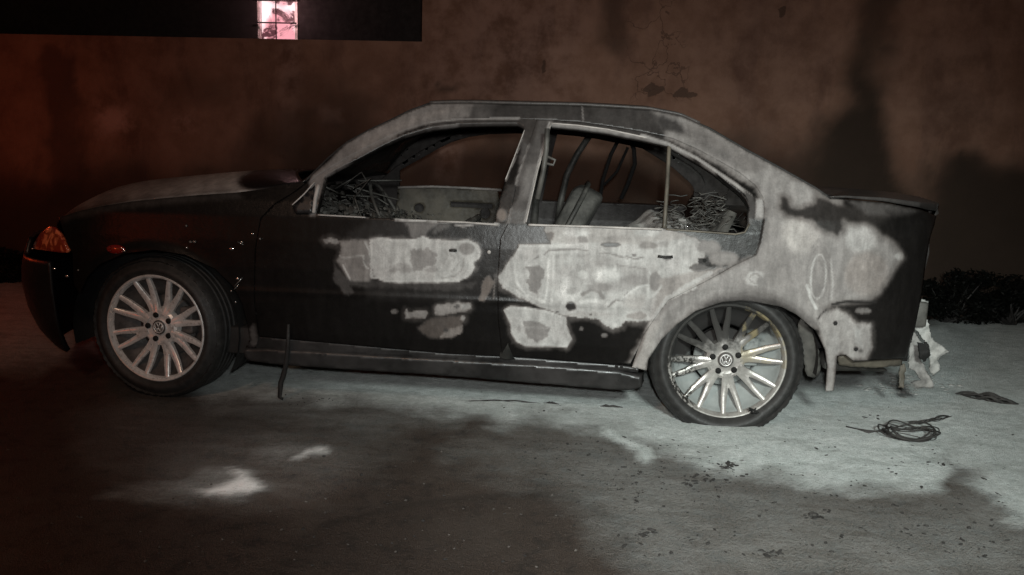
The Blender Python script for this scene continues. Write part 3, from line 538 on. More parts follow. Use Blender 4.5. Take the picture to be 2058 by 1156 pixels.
# windscreen: sooted glass bowed forward
A1 = resample(at_S([(600,372),(618,360),(640,338),(660,318),(697,288),(741,264),(786,243),(824,224),(863,210)], .01), 30)
bow = np.linspace(1, .15, 30)*.13
n = 24; V = []
for t in np.linspace(0, 1, n):
    b = 1-abs(2*t-1)**2.2; V.append(A1*(1-t)+mir(A1)*t + np.stack([-bow*b, 0*bow, .0*bow], -1))
me = mesh_from('windscreen', np.concatenate(V), grid_faces(n, 30))
bmat = NB('sooted glass'); nn = bmat.noise(6, 6, .6, 1.0); tr = bmat.n('ShaderNodeBsdfTransparent'); mx = bmat.n('ShaderNodeMixShader')
bmat.out(bmat.mix(nn, (.012, .01, .009), (.03, .024, .02)), .35)
bmat.set(mx.inputs[0], bmat.rng(nn, .42, .60, .55, .97)); bmat.set(mx.inputs[1], tr.outputs[0]); bmat.set(mx.inputs[2], bmat.b.outputs[0])
bmat.t.links.new(mx.outputs[0], bmat.t.nodes['Material Output'].inputs[0]); M['glass'] = bmat.m
wo = obj('windscreen', me, M['glass'], car); s_ = wo.modifiers.new('t', 'SOLIDIFY'); s_.thickness = .005
# front bumper and nose
def nose_grid(z0, z1, nz, off=0., y0=.0, xstart=-.36):
    rows = []
    for z in np.linspace(z0, z1, nz):
        L = float(nose_len(z))+off; th = np.linspace(0, 1, 60); X = -L*np.sin(th*math.pi/2)**.9
        X = X[X < xstart]; X = np.r_[xstart, X]; X = np.interp(np.linspace(0, 1, 50), np.linspace(0, 1, len(X)), X)
        Y = np.array([float(S(np.array(x), np.array(z))) for x in X]) if off == 0 else np.array([float(S(np.array(x*L/(L+0)), np.array(z))) for x in X])
        P = np.stack([X, np.minimum(Y, MID)+0*X, np.full_like(X, z)], -1); P[-1, 1] = MID
        rows.append(np.vstack([P, mir(P[:-1])[::-1]]))
    return rows
def nose_part(name, z0, z1, nz, mat, off=0., xstart=-.36, thick=.02, arch=False):
    rows = nose_grid(z0, z1, nz, off, xstart=xstart)
    V = np.concatenate(rows); me = mesh_from(name, V, grid_faces(len(rows), len(rows[0])))
    o = obj(name, me, M[mat], car); s_ = o.modifiers.new('t', 'SOLIDIFY'); s_.thickness = thick; s_.offset = 1; return o
nb = nose_part('front_bumper', .175, .585, 26, 'plastic', xstart=-.40)
ng = nose_part('grille_panel', .588, .665, 6, 'plastic', xstart=-.60)
# arch end of the bumper follows the wheel opening
for v in nb.data.vertices:
    x, y, z = v.co
    r = math.hypot(x-HF[0], z-.29)
    if r < .375 and x > -.5:
        a = math.atan2(z-.29, x-HF[0]); nx = HF[0]+.375*math.cos(a)
        if x > nx: v.co.x = nx
hl = [(106,451),(122,470),(131,488),(141,508),(118,507),(92,503),(66,500),(72,484),(86,464)]
b = NB('headlamp glass'); nn = b.noise(22, 4, .5, 1.0); b.out(b.mix(b.rng(nn, .42, .62), (.28, .03, .012), (.95, .26, .12)), .12, 0, .8)  # red beacon reflection is painted into the lens colour
b.b.inputs['Coat Weight'].default_value = 1; b.bump(b.noise(60, 3), .4, .004); M['lamp'] = b.m
bpy.context.view_layer.update()
h1, h2 = panel('headlight', smooth_poly(hl, 1), parent=car, mat='lamp', paint=False, thick=.02, off=-.006, step=4)
# trunk lid
T1 = resample(at_S([(1668,400),(1700,399),(1780,406),(1850,419),(1884,432)]), 40)
T2 = resample(at_y([(1672,392),(1700,384),(1740,382),(1800,387),(1850,396),(1886,408)], MID), 40)
T1b = T1.copy(); T1b[:, 2] += .010+.046*np.linspace(0, 1, 40)**1.5; T1b[:, 1] += .02-.012*np.linspace(0, 1, 40)
rows = []
for t in np.linspace(0, 1, 20):
    k = 1-(1-t)**2.2; rows.append(np.stack([T1b[:, 0]*(1-t)+T2[:, 0]*t, T1b[:, 1]*(1-t)+T2[:, 1]*t, T1b[:, 2]*(1-k)+T2[:, 2]*k], -1))
lip = rows[0].copy(); lip[:, 2] -= .006+.032*np.linspace(0, 1, 40); rows = [lip]+rows
rows += [mir(r) for r in rows[:-1][::-1]]
# rear face of the lid
for r in range(len(rows)):
    e = rows[r][-1]; tail = [e+np.array([.004, 0, -.012]), e+np.array([-.03, 0, -.04]), e+np.array([-.02, 0, -.2]), e+np.array([-.04, 0, -.36])]
    rows[r] = np.vstack([rows[r], tail])
V = np.concatenate(rows); me = mesh_from('trunk_lid', V, grid_faces(len(rows), len(rows[0]), True))
add_attr(me, 'al', np.full(len(V), .045)); add_attr(me, 'tn', np.full(len(V), .0))
to = obj('trunk_lid', me, M['paint'], car); s_ = to.modifiers.new('t', 'SOLIDIFY'); s_.thickness = .012
# rear panel under the lid, crash bar, boot floor
re = resample(at_S(rear_edge[:6]), 20)
n = 16; V = []
for t in np.linspace(0, 1, n): V.append(re*(1-t)+mir(re)*t+np.array([.06*(1-abs(2*t-1)**2), 0, 0]))
me = mesh_from('rear_panel', np.concatenate(V), grid_faces(n, 20)); o = obj('rear_panel', me, M['soot'], car)
bm = bmesh.new(); box(bm, (3.36, MID, .47), (.07, 1.2, .11), bev=.01); obj('crash_bar', bm, M['soot_grey'], car)

# ---- under structure
def slab(name, c, s, mat, bev=.01, parent=None):
    bm = bmesh.new(); box(bm, c, s, bev=bev); return obj(name, bm, M[mat], parent or car)
fl = bmesh.new(); box(fl, (1.35, MID, .235), (1.75, 1.5, .03)); box(fl, (1.2, MID, .30), (2.0, .22, .14), bev=.03); box(fl, (2.55, MID, .44), (.9, .96, .03))
for y in (.12, 2*MID-.12): box(fl, (1.22, y, .265), (1.75, .10, .12), bev=.01)
box(fl, (3.1, MID, .30), (.5, 1.1, .10)); obj('floor_pan', fl, M['soot'], car)
fw = bmesh.new(); box(fw, (.52, MID, .55), (.03, 1.5, .62)); box(fw, (.1, MID, .50), (.8, .75, .4), bev=.04); obj('firewall', fw, M['soot'], car)
for y in (.055, 2*MID-.055):   # B pillars
    box_ = bmesh.new()
    P = at_S([(1085,245),(1062,330),(1040,446)], .03); 
    if y > 1: P = mir(P)
    tube(box_, [tuple(q) for q in P]+[(P[-1][0]-.03, y, .25)], [.024]*len(P)+[.035], 6)
    obj('centre_pillar', box_, M['soot_grey'], car)
q = at_S([(870,214)])[0]; hd = bmesh.new(); tube(hd, [q+np.array([0, .02, -.02]), (q[0]-.04, MID, q[2]), mir([q])[0]+np.array([0, -.02, -.02])], .018)
obj('roof_header', hd, M['soot'], car); hd = bmesh.new()
q = at_S([(1400,252)])[0]; tube(hd, [q+np.array([0, .02, -.02]), (q[0]+.03, MID, q[2]), mir([q])[0]+np.array([0, -.02, -.02])], .018)
obj('roof_header', hd, M['soot'], car)
# wheel housings
def housing(hx, hz, R, y0, y1, lo=-20, hi=200):
    bm = bmesh.new(); A = np.radians(np.linspace(lo, hi, 28)); r0 = []; r1 = []
    for a in A:
        r0.append(bm.verts.new((hx+R*math.cos(a), y0, hz+R*math.sin(a)))); r1.append(bm.verts.new((hx+R*math.cos(a), y1, hz+R*math.sin(a))))
    for i in range(len(A)-1): bm.faces.new((r0[i], r0[i+1], r1[i+1], r1[i]))
    c = bm.verts.new((hx, y1, hz+.02))
    for i in range(len(A)-1): bm.faces.new((r1[i], r1[i+1], c))
    return bm
for hx, hz, R, lo, hi in ((HF[0]-.02, .30, .375, -28, 192), (HR[0]+.02, .28, .352, -8, 188)):
    for s in (0, 1):
        y0, y1 = (.05, .36) if not s else (2*MID-.05, 2*MID-.36)
        obj('wheel_housing', housing(hx, hz, R, y0, y1, lo, hi), M['soot'], car)
ax = bmesh.new(); tube(ax, [(HR[0], .2, .27), (HR[0]-.1, .5, .25), (HR[0]-.1, 1.2, .25), (HR[0], 1.53, .27)], .035, 8); obj('axle', ax, M['soot'], car); ax = bmesh.new(); tube(ax, [(0, .2, .29), (0.05, .6, .28), (0.05, 1.1, .28), (0, 1.53, .29)], .03, 8)
obj('axle', ax, M['soot'], car)
# rear damper and liner scraps behind the rear wheel
panel('arch_liner', smooth_poly([(1612,640),(1640,668),(1652,700),(1660,745),(1650,770),(1632,768),(1624,735),(1614,700)], 1), parent=car, mat='soot_grey', paint=False, thick=.01, off=.07, far=False, rough_edge=2)
panel('exhaust_box', smooth_poly([(1676,742),(1740,742),(1806,758),(1810,766),(1740,764),(1676,764)], 1), parent=car, mat='soot_grey', paint=False, thick=.12, off=.15, far=False)
panel('rear_valance', [(1690,718),(1760,727),(1820,724),(1818,738),(1770,743),(1720,742),(1692,738)], parent=car, mat='olive', paint=False, thick=.03, off=.03, far=False, rough_edge=1.2)

# ---- interior
it = empty('front_seat', (0, 0, 0), car)
def seat(name, x, y, mat='soot_grey', rk=.20, H=.50):
    bm = bmesh.new(); 
    # steel back pan, bowed
    nu, nv = 10, 12; vs = []
    for i in range(nu):
        for j in range(nv):
            u = i/(nu-1)*2-1; v = j/(nv-1); wd = .24-.05*v**2; hx = x+.02+rk*v+.03*(1-u*u); 
            vs.append(bm.verts.new((hx-.02*abs(u)**3, y+u*wd, .42+H*v-.03*abs(u)**4*v)))
    for i in range(nu-1):
        for j in range(nv-1): bm.faces.new((vs[i*nv+j], vs[(i+1)*nv+j], vs[(i+1)*nv+j+1], vs[i*nv+j+1]))
    o = obj(name, bm, M[mat], car); s_ = o.modifiers.new('t', 'SOLIDIFY'); s_.thickness = .15; s_.offset = 0; bv = o.modifiers.new('b', 'BEVEL'); bv.width = .03; bv.segments = 3
    bm = bmesh.new()
    k = rk/.2; h = H/.5
    tube(bm, [(x, y-.25, .38), (x+.10*k, y-.25, .40+.25*h), (x+.20*k, y-.21, .42+.48*h), (x+.22*k, y-.12, .42+.53*h), (x+.22*k, y+.12, .42+.53*h), (x+.20*k, y+.21, .42+.48*h), (x+.10*k, y+.25, .40+.25*h), (x, y+.25, .38)], .014)
    tube(bm, [(x, y-.25, .38), (x-.45, y-.25, .42)], .016); tube(bm, [(x, y+.25, .38), (x-.45, y+.25, .42)], .016)
    obj('seat_frame', bm, M['soot_grey'], o)
    bm = bmesh.new()
    for k in range(9):
        z = .42-.02; yy = y-.2+.05*k
        pts = [(x-.45+.03*i, yy+.012*(-1)**i, .43+random.uniform(-.01, .01)) for i in range(15)]; tube(bm, pts, .0035, 4)
    tag(obj('seat_springs', bm, M['soot_grey'], o), kind='stuff')
    return o
bpy.data.objects.remove(it)
seat('front_seat', 1.22, .48, rk=.16, H=.36); seat('front_seat', 1.66, 1.27, 'seat_ash', rk=.24, H=.50)
# rear seat: shell, ash mound, tangle of springs
bm = bmesh.new(); box(bm, (2.42, MID, .60), (.03, 1.25, .62), Matrix.Rotation(.38, 4, 'Y')); rs = obj('rear_seat', bm, M['soot_grey'], car)
def mound(name, cx, cy, cz, rx, ry, h, mat, parent, n=40, amp=.35):
    V = []; 
    ph = rng.uniform(0, 6, 8)
    for i in range(n):
        for j in range(n):
            u = i/(n-1)*2-1; v = j/(n-1)*2-1; r = math.hypot(u, v); hh = max(0, 1-r**1.6)
            nz = amp*(math.sin(7*u+ph[0])*math.cos(6*v+ph[1])*.5+math.sin(15*u+ph[2]+3*v)*.25+math.cos(19*v+ph[3]-4*u)*.2)
            V.append((cx+u*rx, cy+v*ry, cz+h*hh*(1+nz)))
    me = mesh_from(name, V, grid_faces(n, n, False)); return obj(name, me, M[mat], parent)
mound('ash_heap', 2.28, .52, .70, .30, .36, .15, 'ash', rs)
bm = bmesh.new()
for k in range(46):
    cx = random.uniform(2.22, 2.52); cy = random.uniform(.18, .75); t0 = random.uniform(0, 6); r0 = random.uniform(.02, .03)
    ax_ = Vector((random.uniform(-.5, .5), random.uniform(-.5, .5), 1)).normalized()
    base = Vector((cx, cy, .74+ (cx-2.22)*.35 + random.uniform(-.03, .03))); a = ax_.orthogonal().normalized(); b_ = ax_.cross(a)
    pts = [base+ax_*(.11*i/40)+(a*math.cos(t0+i*.55)+b_*math.sin(t0+i*.55))*r0*(1-.4*math.sin(i/40*3.14)) for i in range(41)]
    tube(bm, pts, .0026, 4)
for k in range(14):
    p0 = Vector((random.uniform(2.2, 2.5), random.uniform(.15, .6), random.uniform(.78, .98)))
    pts = [p0+Vector((random.uniform(-.02, .02)+.03*i, random.uniform(-.015, .015), random.uniform(-.02, .02)+.004*i)) for i in range(6)]; tube(bm, pts, .0028, 4)
tag(obj('seat_springs', bm, M['soot_grey'], rs), kind='stuff')
# rear shelf and far C pillar lining
slab('parcel_shelf', (2.78, MID, .83), (.36, 1.25, .03), 'soot_grey')
# dashboard rubble and steering wheel
bm = bmesh.new(); box(bm, (.66, MID, .60), (.22, 1.45, .28), bev=.04); 
db = obj('dashboard', bm, M['soot'], car)
def rubble(name, x0, x1, y0, y1, z, h, N, mat, parent, smin=.015, smax=.06, slope=0):
    bm = bmesh.new()
    for k in range(N):
        s = random.uniform(smin, smax); x = random.uniform(x0, x1); y = random.uniform(y0, y1); t = (x-x0)/(x1-x0)
        zz = z+random.uniform(0, h)*(1-slope*t)
        r = bmesh.ops.create_icosphere(bm, subdivisions=1, radius=s*.5, matrix=Matrix.Translation((x, y, zz)) @ Matrix.Rotation(random.uniform(0, 3), 4, Vector((random.random(), random.random(), 1))) @ Matrix.Diagonal((random.uniform(.6, 1.9), random.uniform(.5, 1.3), random.uniform(.2, .8), 1)))
        for v in r['verts']: v.co += Vector((random.uniform(-1, 1), random.uniform(-1, 1), random.uniform(-1, 1)))*s*.13
    return tag(obj(name, bm, M[mat], parent, smooth=False), kind='stuff')
rubble('charred_debris', .62, 1.12, .14, .62, .74, .20, 420, 'soot_grey', db, .01, .045, slope=.75)
rubble('ash_flakes', .62, 1.25, .12, .55, .80, .06, 90, 'soot_grey', db, .006, .02, .6)
bm = bmesh.new()
for k in range(30):
    p0 = Vector((random.uniform(.66, .9), random.uniform(.15, .6), random.uniform(.8, .95)))
    tube(bm, [p0, p0+Vector((random.uniform(-.05, .1), random.uniform(-.05, .05), random.uniform(-.04, .06))), p0+Vector((random.uniform(-.05, .2), random.uniform(-.05, .05), random.uniform(-.12, .05)))], .004, 4)
tag(obj('loose_wires', bm, M['soot_grey'], db), kind='stuff')
bm = bmesh.new(); ct = Vector((.98, .50, .80)); R3 = Matrix.Rotation(math.radians(62), 3, 'Y')
tube(bm, [ct+R3 @ Vector((.17*math.cos(a), .17*math.sin(a), 0)) for a in np.linspace(0, 2*math.pi, 33)], .008, 6, cap=False)
for a in (.3, 2.4, 4.6): tube(bm, [ct, ct+R3 @ Vector((.17*math.cos(a), .17*math.sin(a), 0))], .007, 5)
tube(bm, [ct, ct+Vector((-.3, 0, -.12))], .02, 8)
obj('steering_wheel', bm, M['soot_grey'], car)
# inner faces of the far doors with their holes
def inner_far(name, pts, y, mat, parent, thick=.02, holes=()):
    return panel(name, pts, holes=holes, parent=parent, mat=mat, paint=False, thick=thick, far=False, surf=lambda uv: at_y(uv, y))[0]
if1 = inner_far('door_lining', [(800,378),(870,376),(1000,382),(1010,450),(1010,500),(790,480)], 1.62, 'olive', d1f, holes=[ell(975,429,10,11), ell(842,418,10,9), [(905,405),(990,410),(990,420),(905,416)]])
bm = bmesh.new(); tube(bm, at_y([(800,377),(870,375),(940,378),(1008,382)], 1.61), .008, 6); obj('belt_moulding', bm, M['pale_edge'], d1f)
# safety belts and pillar lining hanging inside
bm = bmesh.new()
tube(bm, at_y([(1192,262),(1160,310),(1140,350),(1128,400),(1120,450)], 1.55), .021, 6); obj('seat_belt', bm, M['soot_grey'], car); bm = bmesh.new(); tube(bm, at_y([(1100,258),(1098,300),(1092,345),(1080,400)], .09), .012, 6)
tube(bm, at_y([(1100,315),(1116,322),(1112,332),(1096,328)], .09), .006, 6)
obj('pillar_remains', bm, M['soot_grey'], car)
bm = bmesh.new()
for pts, r in (([(1248,272),(1228,310),(1212,360),(1206,400)], .008), ([(1262,272),(1274,300),(1276,330),(1262,370),(1248,400)], .009), ([(1262,296),(1240,345),(1214,372)], .006)):
    bm = bmesh.new(); tube(bm, at_y(pts, 1.45), r*1.5, 6); obj('hanging_belt', bm, M['dark'], car)
# strip hanging from the front door to the ground
bm = bmesh.new()
P = at_S([(583,650),(582,690),(580,715),(577,735),(573,752),(568,766),(565,778),(572,786)], -.02); P[-2, 2] = .02; P[-1, 2] = .012
rr = [.006, .009, .011, .012, .012, .011, .009, .006]
tube(bm, P, rr, 6)
obj('hanging_strip', bm, M['soot'], car)
# bumper remains at the tail: crumpled melted plastic
def crumple(name, pts, off, mat, parent, amp=.02, thick=.008, step=2.6):
    surf = lambda uv: at_y(uv, off)
    o, _ = panel(name, pts, parent=parent, mat=mat, paint=False, thick=thick, far=False, surf=surf, step=step, rough_edge=1.5)
    n = len(o.data.vertices)
    ph = rng.uniform(0, 6, 6)
    for v in o.data.vertices:
        x, z = v.co.x*45, v.co.z*45
        v.co.y += amp*(math.sin(x+ph[0]+2*math.sin(z*.7))*.6+math.sin(z*1.7+ph[1]+x*.5)*.6+math.sin(2.6*x+ph[2]-z*2)*.3)
    return o
crumple('bumper_remains', [(1840,662),(1846,640),(1844,612),(1852,600),(1866,606),(1862,632),(1868,662),(1876,682),(1906,706),(1886,724),(1888,744),(1876,756),(1868,744),(1868,700),(1856,680)], .30, 'melt', car, .010)
crumple('bumper_remains', [(1828,700),(1838,664),(1850,684),(1858,700),(1850,722),(1862,745),(1874,764),(1876,780),(1840,780),(1832,770),(1850,764),(1840,745),(1826,740)], .34, 'ash', car, .006)
crumple('bumper_bracket', [(1809,736),(1820,730),(1819,752),(1816,780),(1806,778)], .30, 'olive', car, .004)
tagb = crumple('bumper_bracket', [(1846,690),(1866,690),(1870,716),(1860,728),(1848,720)], .27, 'dark', car, .008)
rubble('powder_clumps', 3.05, 3.5, .1, .9, .0, .03, 60, 'melt', car, .01, .03) if False else None
# bright drops of molten metal on the wing
bm = bmesh.new()
for u, v in ((375,454),(383,486),(391,486),(376,498),(486,487),(466,500),(478,560),(465,585),(474,607),(220,500),(238,494),(234,508),(250,504),(66,500),(110,540),(158,543),(135,555),(523,480),(508,470)):
    P = at_S([(u, v)], -.003)[0]
    bmesh.ops.create_icosphere(bm, subdivisions=2, radius=random.uniform(.0035, .0065), matrix=Matrix.Translation(P) @ Matrix.Diagonal((random.uniform(.7, 1.6), .6, 1, 1)))
for a, b_ in (((472,575),(488,558)), ((471,582),(480,572)), ((478,486),(490,492))): tube(bm, at_S([a, b_], -.004), .0022, 5)
M['drop'] = simple('bright metal drops', (.75, .72, .7), .08, .9, .1); tag(obj('metal_drops', bm, M['drop'], fo), kind='stuff')

P = at_S([(234, 501)], -.004)[0]; bm = bmesh.new()  # added red bead standing in for reflected red glints on the wing
bmesh.ops.create_uvsphere(bm, u_segments=20, v_segments=12, radius=1, matrix=Matrix.Translation(P) @ Matrix.Diagonal((.042, .010, .020, 1)))
for k in range(9):
    q = P+np.array([random.uniform(-.035, .035), -.010, random.uniform(-.014, .014)]); bmesh.ops.create_icosphere(bm, subdivisions=1, radius=random.uniform(.003, .006), matrix=Matrix.Translation(q))
b = NB('red glint bead'); b.out((.22, .012, .006), .12, 0, .8); b.b.inputs['Coat Weight'].default_value = 1; tag(obj('red_glint', bm, b.m, fo), 'small red glint bead put in for a reflection on the front wing')
# ------------------------------------------------------------------ wheels
def wheel(cx, cy, cz, steer, rear, far):
    root = empty('wheel', (cx, cy, cz), car)
    root.rotation_euler = (0, 0, (math.pi if far else 0)+steer)
    R = .247 if rear else .238; W = .20; TR = .322 if rear else .316
    rim = M['rimR' if rear else 'rimF']; barrel = M['barrelR' if rear else 'barrel']
    flat = cz
    # local: outer face towards -y
    prof = []
    for a in np.linspace(0, 1, 9): # outer sidewall
        r = R-.004+(TR-.022-R+.004)*a; y = -.085-.022*math.sin(math.pi*min(1, a*1.05))-.004; prof.append((y, r))
    prof += [(-.098, TR-.014), (-.088, TR-.005), (-.075, TR-.001)]
    for g in (-.05, -.017, .017, .05): prof += [(g-.006, TR), (g-.004, TR-.008), (g+.004, TR-.008), (g+.006, TR)]
    prof += [(.075, TR-.001), (.092, TR-.008), (.1, TR-.02), (.105, (R+TR)/2), (.09, R)]
    def fn(p, a, r, y):
        if r > TR-.016 and abs(y) > .06 and int(a/(2*math.pi)*168) % 2 == 0: p.x *= .986; p.z *= .986
        if p.z < -flat+.06:
            k = (-flat+.06-p.z); 
            if rear or k > .055:
                if rear: p.y += math.copysign(min(k, .1)*.35, y)
            if p.z < -flat+.002: p.z = -flat+.002+random.uniform(0, .001)
        if rear and p.z < 0 and abs(p.x) < .27: p.y += -.0
        return p
    bm = bmesh.new(); revolve(bm, prof, 168, fn); t = obj('tyre', bm, M['rubber'], root); mod_smooth_angle(t, 35)
    # rim: lip + barrel
    bm = bmesh.new()
    revolve(bm, [(-.080, R+.001), (-.092, R), (-.096, R-.004), (-.095, R-.009), (-.088, R-.013), (-.080, R-.017), (-.070, R-.020)], 96)
    # spokes: eight pairs
    def spoke(a0, a1, w0, w1, r0=.06, r1=R-.012):
        nseg = 12; sec = []
        for i in range(nseg+1):
            t = i/nseg; r = r0+(r1-r0)*t; a = a0+(a1-a0)*min(1, t*1.5)**.8
            yy = -.052-.030*t**1.6-.012*math.exp(-((t)/.2)**2); w = w0+(w1-w0)*t
            ca, sa = math.cos(a), math.sin(a); d = .022*(1-t*.3)
            ring = []
            for k, (q, h) in enumerate(((-1, d), (-.95, .004), (-.45, 0), (.45, 0), (.95, .004), (1, d))):
                ring.append(bm.verts.new((r*ca-q*w*sa, yy+h, r*sa+q*w*ca)))
            sec.append(ring)
        for i in range(nseg):
            for k in range(5): bm.faces.new((sec[i][k], sec[i][k+1], sec[i+1][k+1], sec[i+1][k]))
    off = math.radians(-68+ (0 if rear else 9))
    for k in range(8):
        a = off+2*math.pi*k/8+math.radians(-12)
        spoke(a-math.radians(4), a-math.radians(9), .0175, .0100); spoke(a+math.radians(4), a+math.radians(9), .0175, .0100)
        # web joining the pair
        sec = []
        for t in np.linspace(0, 1, 5):
            r = .055+.07*t; yy = -.050-.008*t; w = .022-.010*t; sec.append([bm.verts.new((r*math.cos(a)-q*w*math.sin(a), yy, r*math.sin(a)+q*w*math.cos(a))) for q in (-1, 1)])
        for i in range(4): bm.faces.new((sec[i][0], sec[i][1], sec[i+1][1], sec[i+1][0]))
    # hub bowl
    revolve(bm, [(-.030, .088), (-.056, .082), (-.062, .072), (-.060, .058), (-.056, .044), (-.058, .034), (-.064, .032)], 64)
    ri = obj('rim', bm, rim, root); mod_smooth_angle(ri, 38)
    bm = bmesh.new(); revolve(bm, [(-.070, R-.020), (-.055, R-.028), (-.03, R-.038), (-.012, R-.07), (.015, R-.10), (.03, R-.115), (.06, R-.04), (.085, R-.012)], 72); obj('rim_barrel', bm, barrel, root)
    # brake behind
    bm = bmesh.new(); revolve(bm, [(-.005, .001), (-.005, .06), (.0, .065), (.0, .125 if rear else .135), (.02, .126 if rear else .136), (.02, .001)], 48); 
    if not rear or True: box(bm, (.11, .0, .03), (.06, .06, .12), bev=.01)
    obj('brake', bm, M['barrel' if not rear else 'barrelR'], root)
    # lug holes
    for k in range(5):
        bm = bmesh.new(); a = off+2*math.pi*k/5+math.radians(20); c = Vector((.056*math.cos(a), -.0625, .056*math.sin(a)))
        bmesh.ops.create_cone(bm, cap_ends=True, segments=20, radius1=.0125, radius2=.0125, depth=.006, matrix=Matrix.Translation(c) @ Matrix.Rotation(math.pi/2, 4, 'X'))
        obj('bolt_hole', bm, M['dark'], root)
    # centre cap with its emblem
    bm = bmesh.new(); revolve(bm, [(-.058, .031), (-.067, .030), (-.068, .027), (-.066, .0255), (-.066, .001)], 40)
    cap = obj('centre_cap', bm, M['barrel'], root)
    bm = bmesh.new(); revolve(bm, [(-.066, .0250), (-.0705, .0245), (-.0705, .0218), (-.066, .0212)], 40)
    def bar(x0, z0, x1, z1, w=.0016):
        d = Vector((x1-x0, 0, z1-z0)); L = d.length; an = math.atan2(z1-z0, x1-x0)
        box(bm, ((x0+x1)/2, -.068, (z0+z1)/2), (L+w, .004, 2*w), Matrix.Rotation(-an, 4, 'Y'))
    s = .0215/20
    for (x0, z0, x1, z1) in ((-8, 18, -.6, 3), (8, 18, .6, 3), (-17, 10, -8, -17), (-8, -17, 0, 0), (0, 0, 8, -17), (8, -17, 17, 10)): bar(x0*s, z0*s, x1*s, z1*s)
    obj('emblem', bm, M['rimF'], root)
    return root
wf = wheel(HF[0], .125, .311, math.radians(-8), False, False)
wheel(HF[0], 2*MID-.125, .30, math.radians(-5), False, True)
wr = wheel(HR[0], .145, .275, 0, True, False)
wheel(HR[0], 2*MID-.145, .30, 0, False, True)
wr['label'] = 'scorched alloy wheel on a flat tyre'; wf['label'] = 'clean silver alloy wheel'
# patch of torn rubber on the flat tyre
P = at_y([(1518, 830)], .0)[0]; 
bm = bmesh.new()
for k in range(7): tube(bm, [P+np.array([random.uniform(-.02, .02), .03+random.uniform(-.004, .004), random.uniform(-.012, .012)]) for _ in range(3)], .004, 5)
tag(obj('torn_rubber', bm, M['dark'], car), kind='stuff')

# ------------------------------------------------------------------ ground
def axis(lo, hi, a, b, st, k=1.35):
    v = list(np.arange(a, b+st/2, st)); s = st; x = a
    left = []
    while x > lo: s *= k; x -= s; left.append(max(x, lo))
    s = st; x = b; right = []
    while x < hi: s *= k; x += s; right.append(min(x, hi))
    return np.array(left[::-1]+v+right)
gx = axis(-60, 60, -2.6, 5.4, .024); gy = axis(-60, 60, -2.1, 2.75, .022)
XX, YY = np.meshgrid(gx, gy, indexing='ij'); V = np.stack([XX.ravel(), YY.ravel(), np.zeros(XX.size)], -1)
p = proj(V); near = (p[:, 0] > -400) & (p[:, 0] < 2500) & (p[:, 1] < 1500) & (p[:, 1] > 380)
pw = np.zeros(len(V)); light_spot = np.zeros(len(V))
POW_AND_SPOTS = [
 ([(470,700),(1300,700),(1700,690),(1900,640),(2300,640),(2300,1100),(2040,1060),(1960,960),(1900,930),(1880,985),(1740,985),(1620,975),(1500,950),(1400,935),(1330,900),(1230,868),(1100,850),(980,842),(860,826),(720,806),(600,800),(500,792),(430,800),(400,780)], .95, 38, 1),
 ([(1200,845),(1250,862),(1300,900),(1335,925),(1310,934),(1260,905),(1215,870)], 1.0, 14, 0),
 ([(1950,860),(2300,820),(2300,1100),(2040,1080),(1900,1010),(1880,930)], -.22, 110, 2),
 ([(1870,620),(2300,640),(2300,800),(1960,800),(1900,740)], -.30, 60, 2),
 ([(1200,860),(1450,930),(1800,1000),(2100,960),(2300,1200),(2000,1200),(1280,1180),(1150,990),(900,900)], .20, 80, 0),
 ([(-300,540),(60,540),(110,640),(180,700),(60,740),(-300,720)], .55, 40, 0),
 ([(150,560),(210,560),(210,720),(160,690)], .5, 20, 0),
 ([(380,770),(620,800),(900,860),(700,860),(400,840)], .22, 30, 0),
 (ell(480, 880, 330, 130), .10, 80, 0),
 ([(392,984),(440,972),(468,962),(462,945),(480,950),(505,964),(519,975),(508,988),(470,994),(420,997)], .98, 13, 0),  # pool of light painted into the ground colour, with its glow below
 ([(230,990),(400,960),(480,940),(519,975),(480,1000),(300,1010)], .36, 34, 0),
 ([(585,922),(610,905),(632,897),(656,898),(650,907),(612,913),(592,925)], .85, 10, 0),  # second painted light streak and its glow
 ([(490,905),(560,890),(640,885),(660,900),(600,930),(520,930)], .20, 22, 0)]
q = p[near]; v = np.zeros(near.sum())
wx = vnoise(q[:, 0], q[:, 1]*2.4, 60, 5, 21); wy_ = vnoise(q[:, 0], q[:, 1]*2.4, 60, 5, 31)
for poly, amp, s, mode in POW_AND_SPOTS:
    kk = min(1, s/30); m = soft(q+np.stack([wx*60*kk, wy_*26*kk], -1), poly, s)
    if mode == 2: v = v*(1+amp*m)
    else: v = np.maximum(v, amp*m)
    if poly[0] in ((392,984),(585,922)): light_spot[near] = np.maximum(light_spot[near], m)
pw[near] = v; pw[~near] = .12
arc = np.zeros(len(V)); arc[near] = soft(q, [(700,1040),(850,1008),(1000,995),(1100,990),(1180,1010),(1230,1045),(1268,1090),(1275,1110),(1255,1140),(1230,1200),(700,1300),(500,1200),(560,1090)], 12)
V[:, 2] = pw*.006
arc = arc*.8; arc[near] = np.maximum(arc[near], 2.4*sstep((11-ldist(q, [(640,1060),(760,1030),(850,1011),(1000,997),(1100,992),(1180,1012),(1230,1045),(1268,1090),(1276,1110),(1256,1140),(1235,1190)]))/9))
me = mesh_from('ground', V, grid_faces(len(gx), len(gy))); add_attr(me, 'powder', pw); add_attr(me, 'wet', arc); add_attr(me, 'light_spot', light_spot)  # powder also holds the painted light streaks and their glow
b = NB('ground'); P_ = b.attr('powder'); wet = b.attr('wet')
n1 = b.noise(1.3, 6, .6); n2 = b.noise(7, 6, .65); n3 = b.noise(60, 4, .7); n4 = b.noise(240, 2, .6); nst = b.noise(5, 6, .65, .3, (1, 3.2, 1))
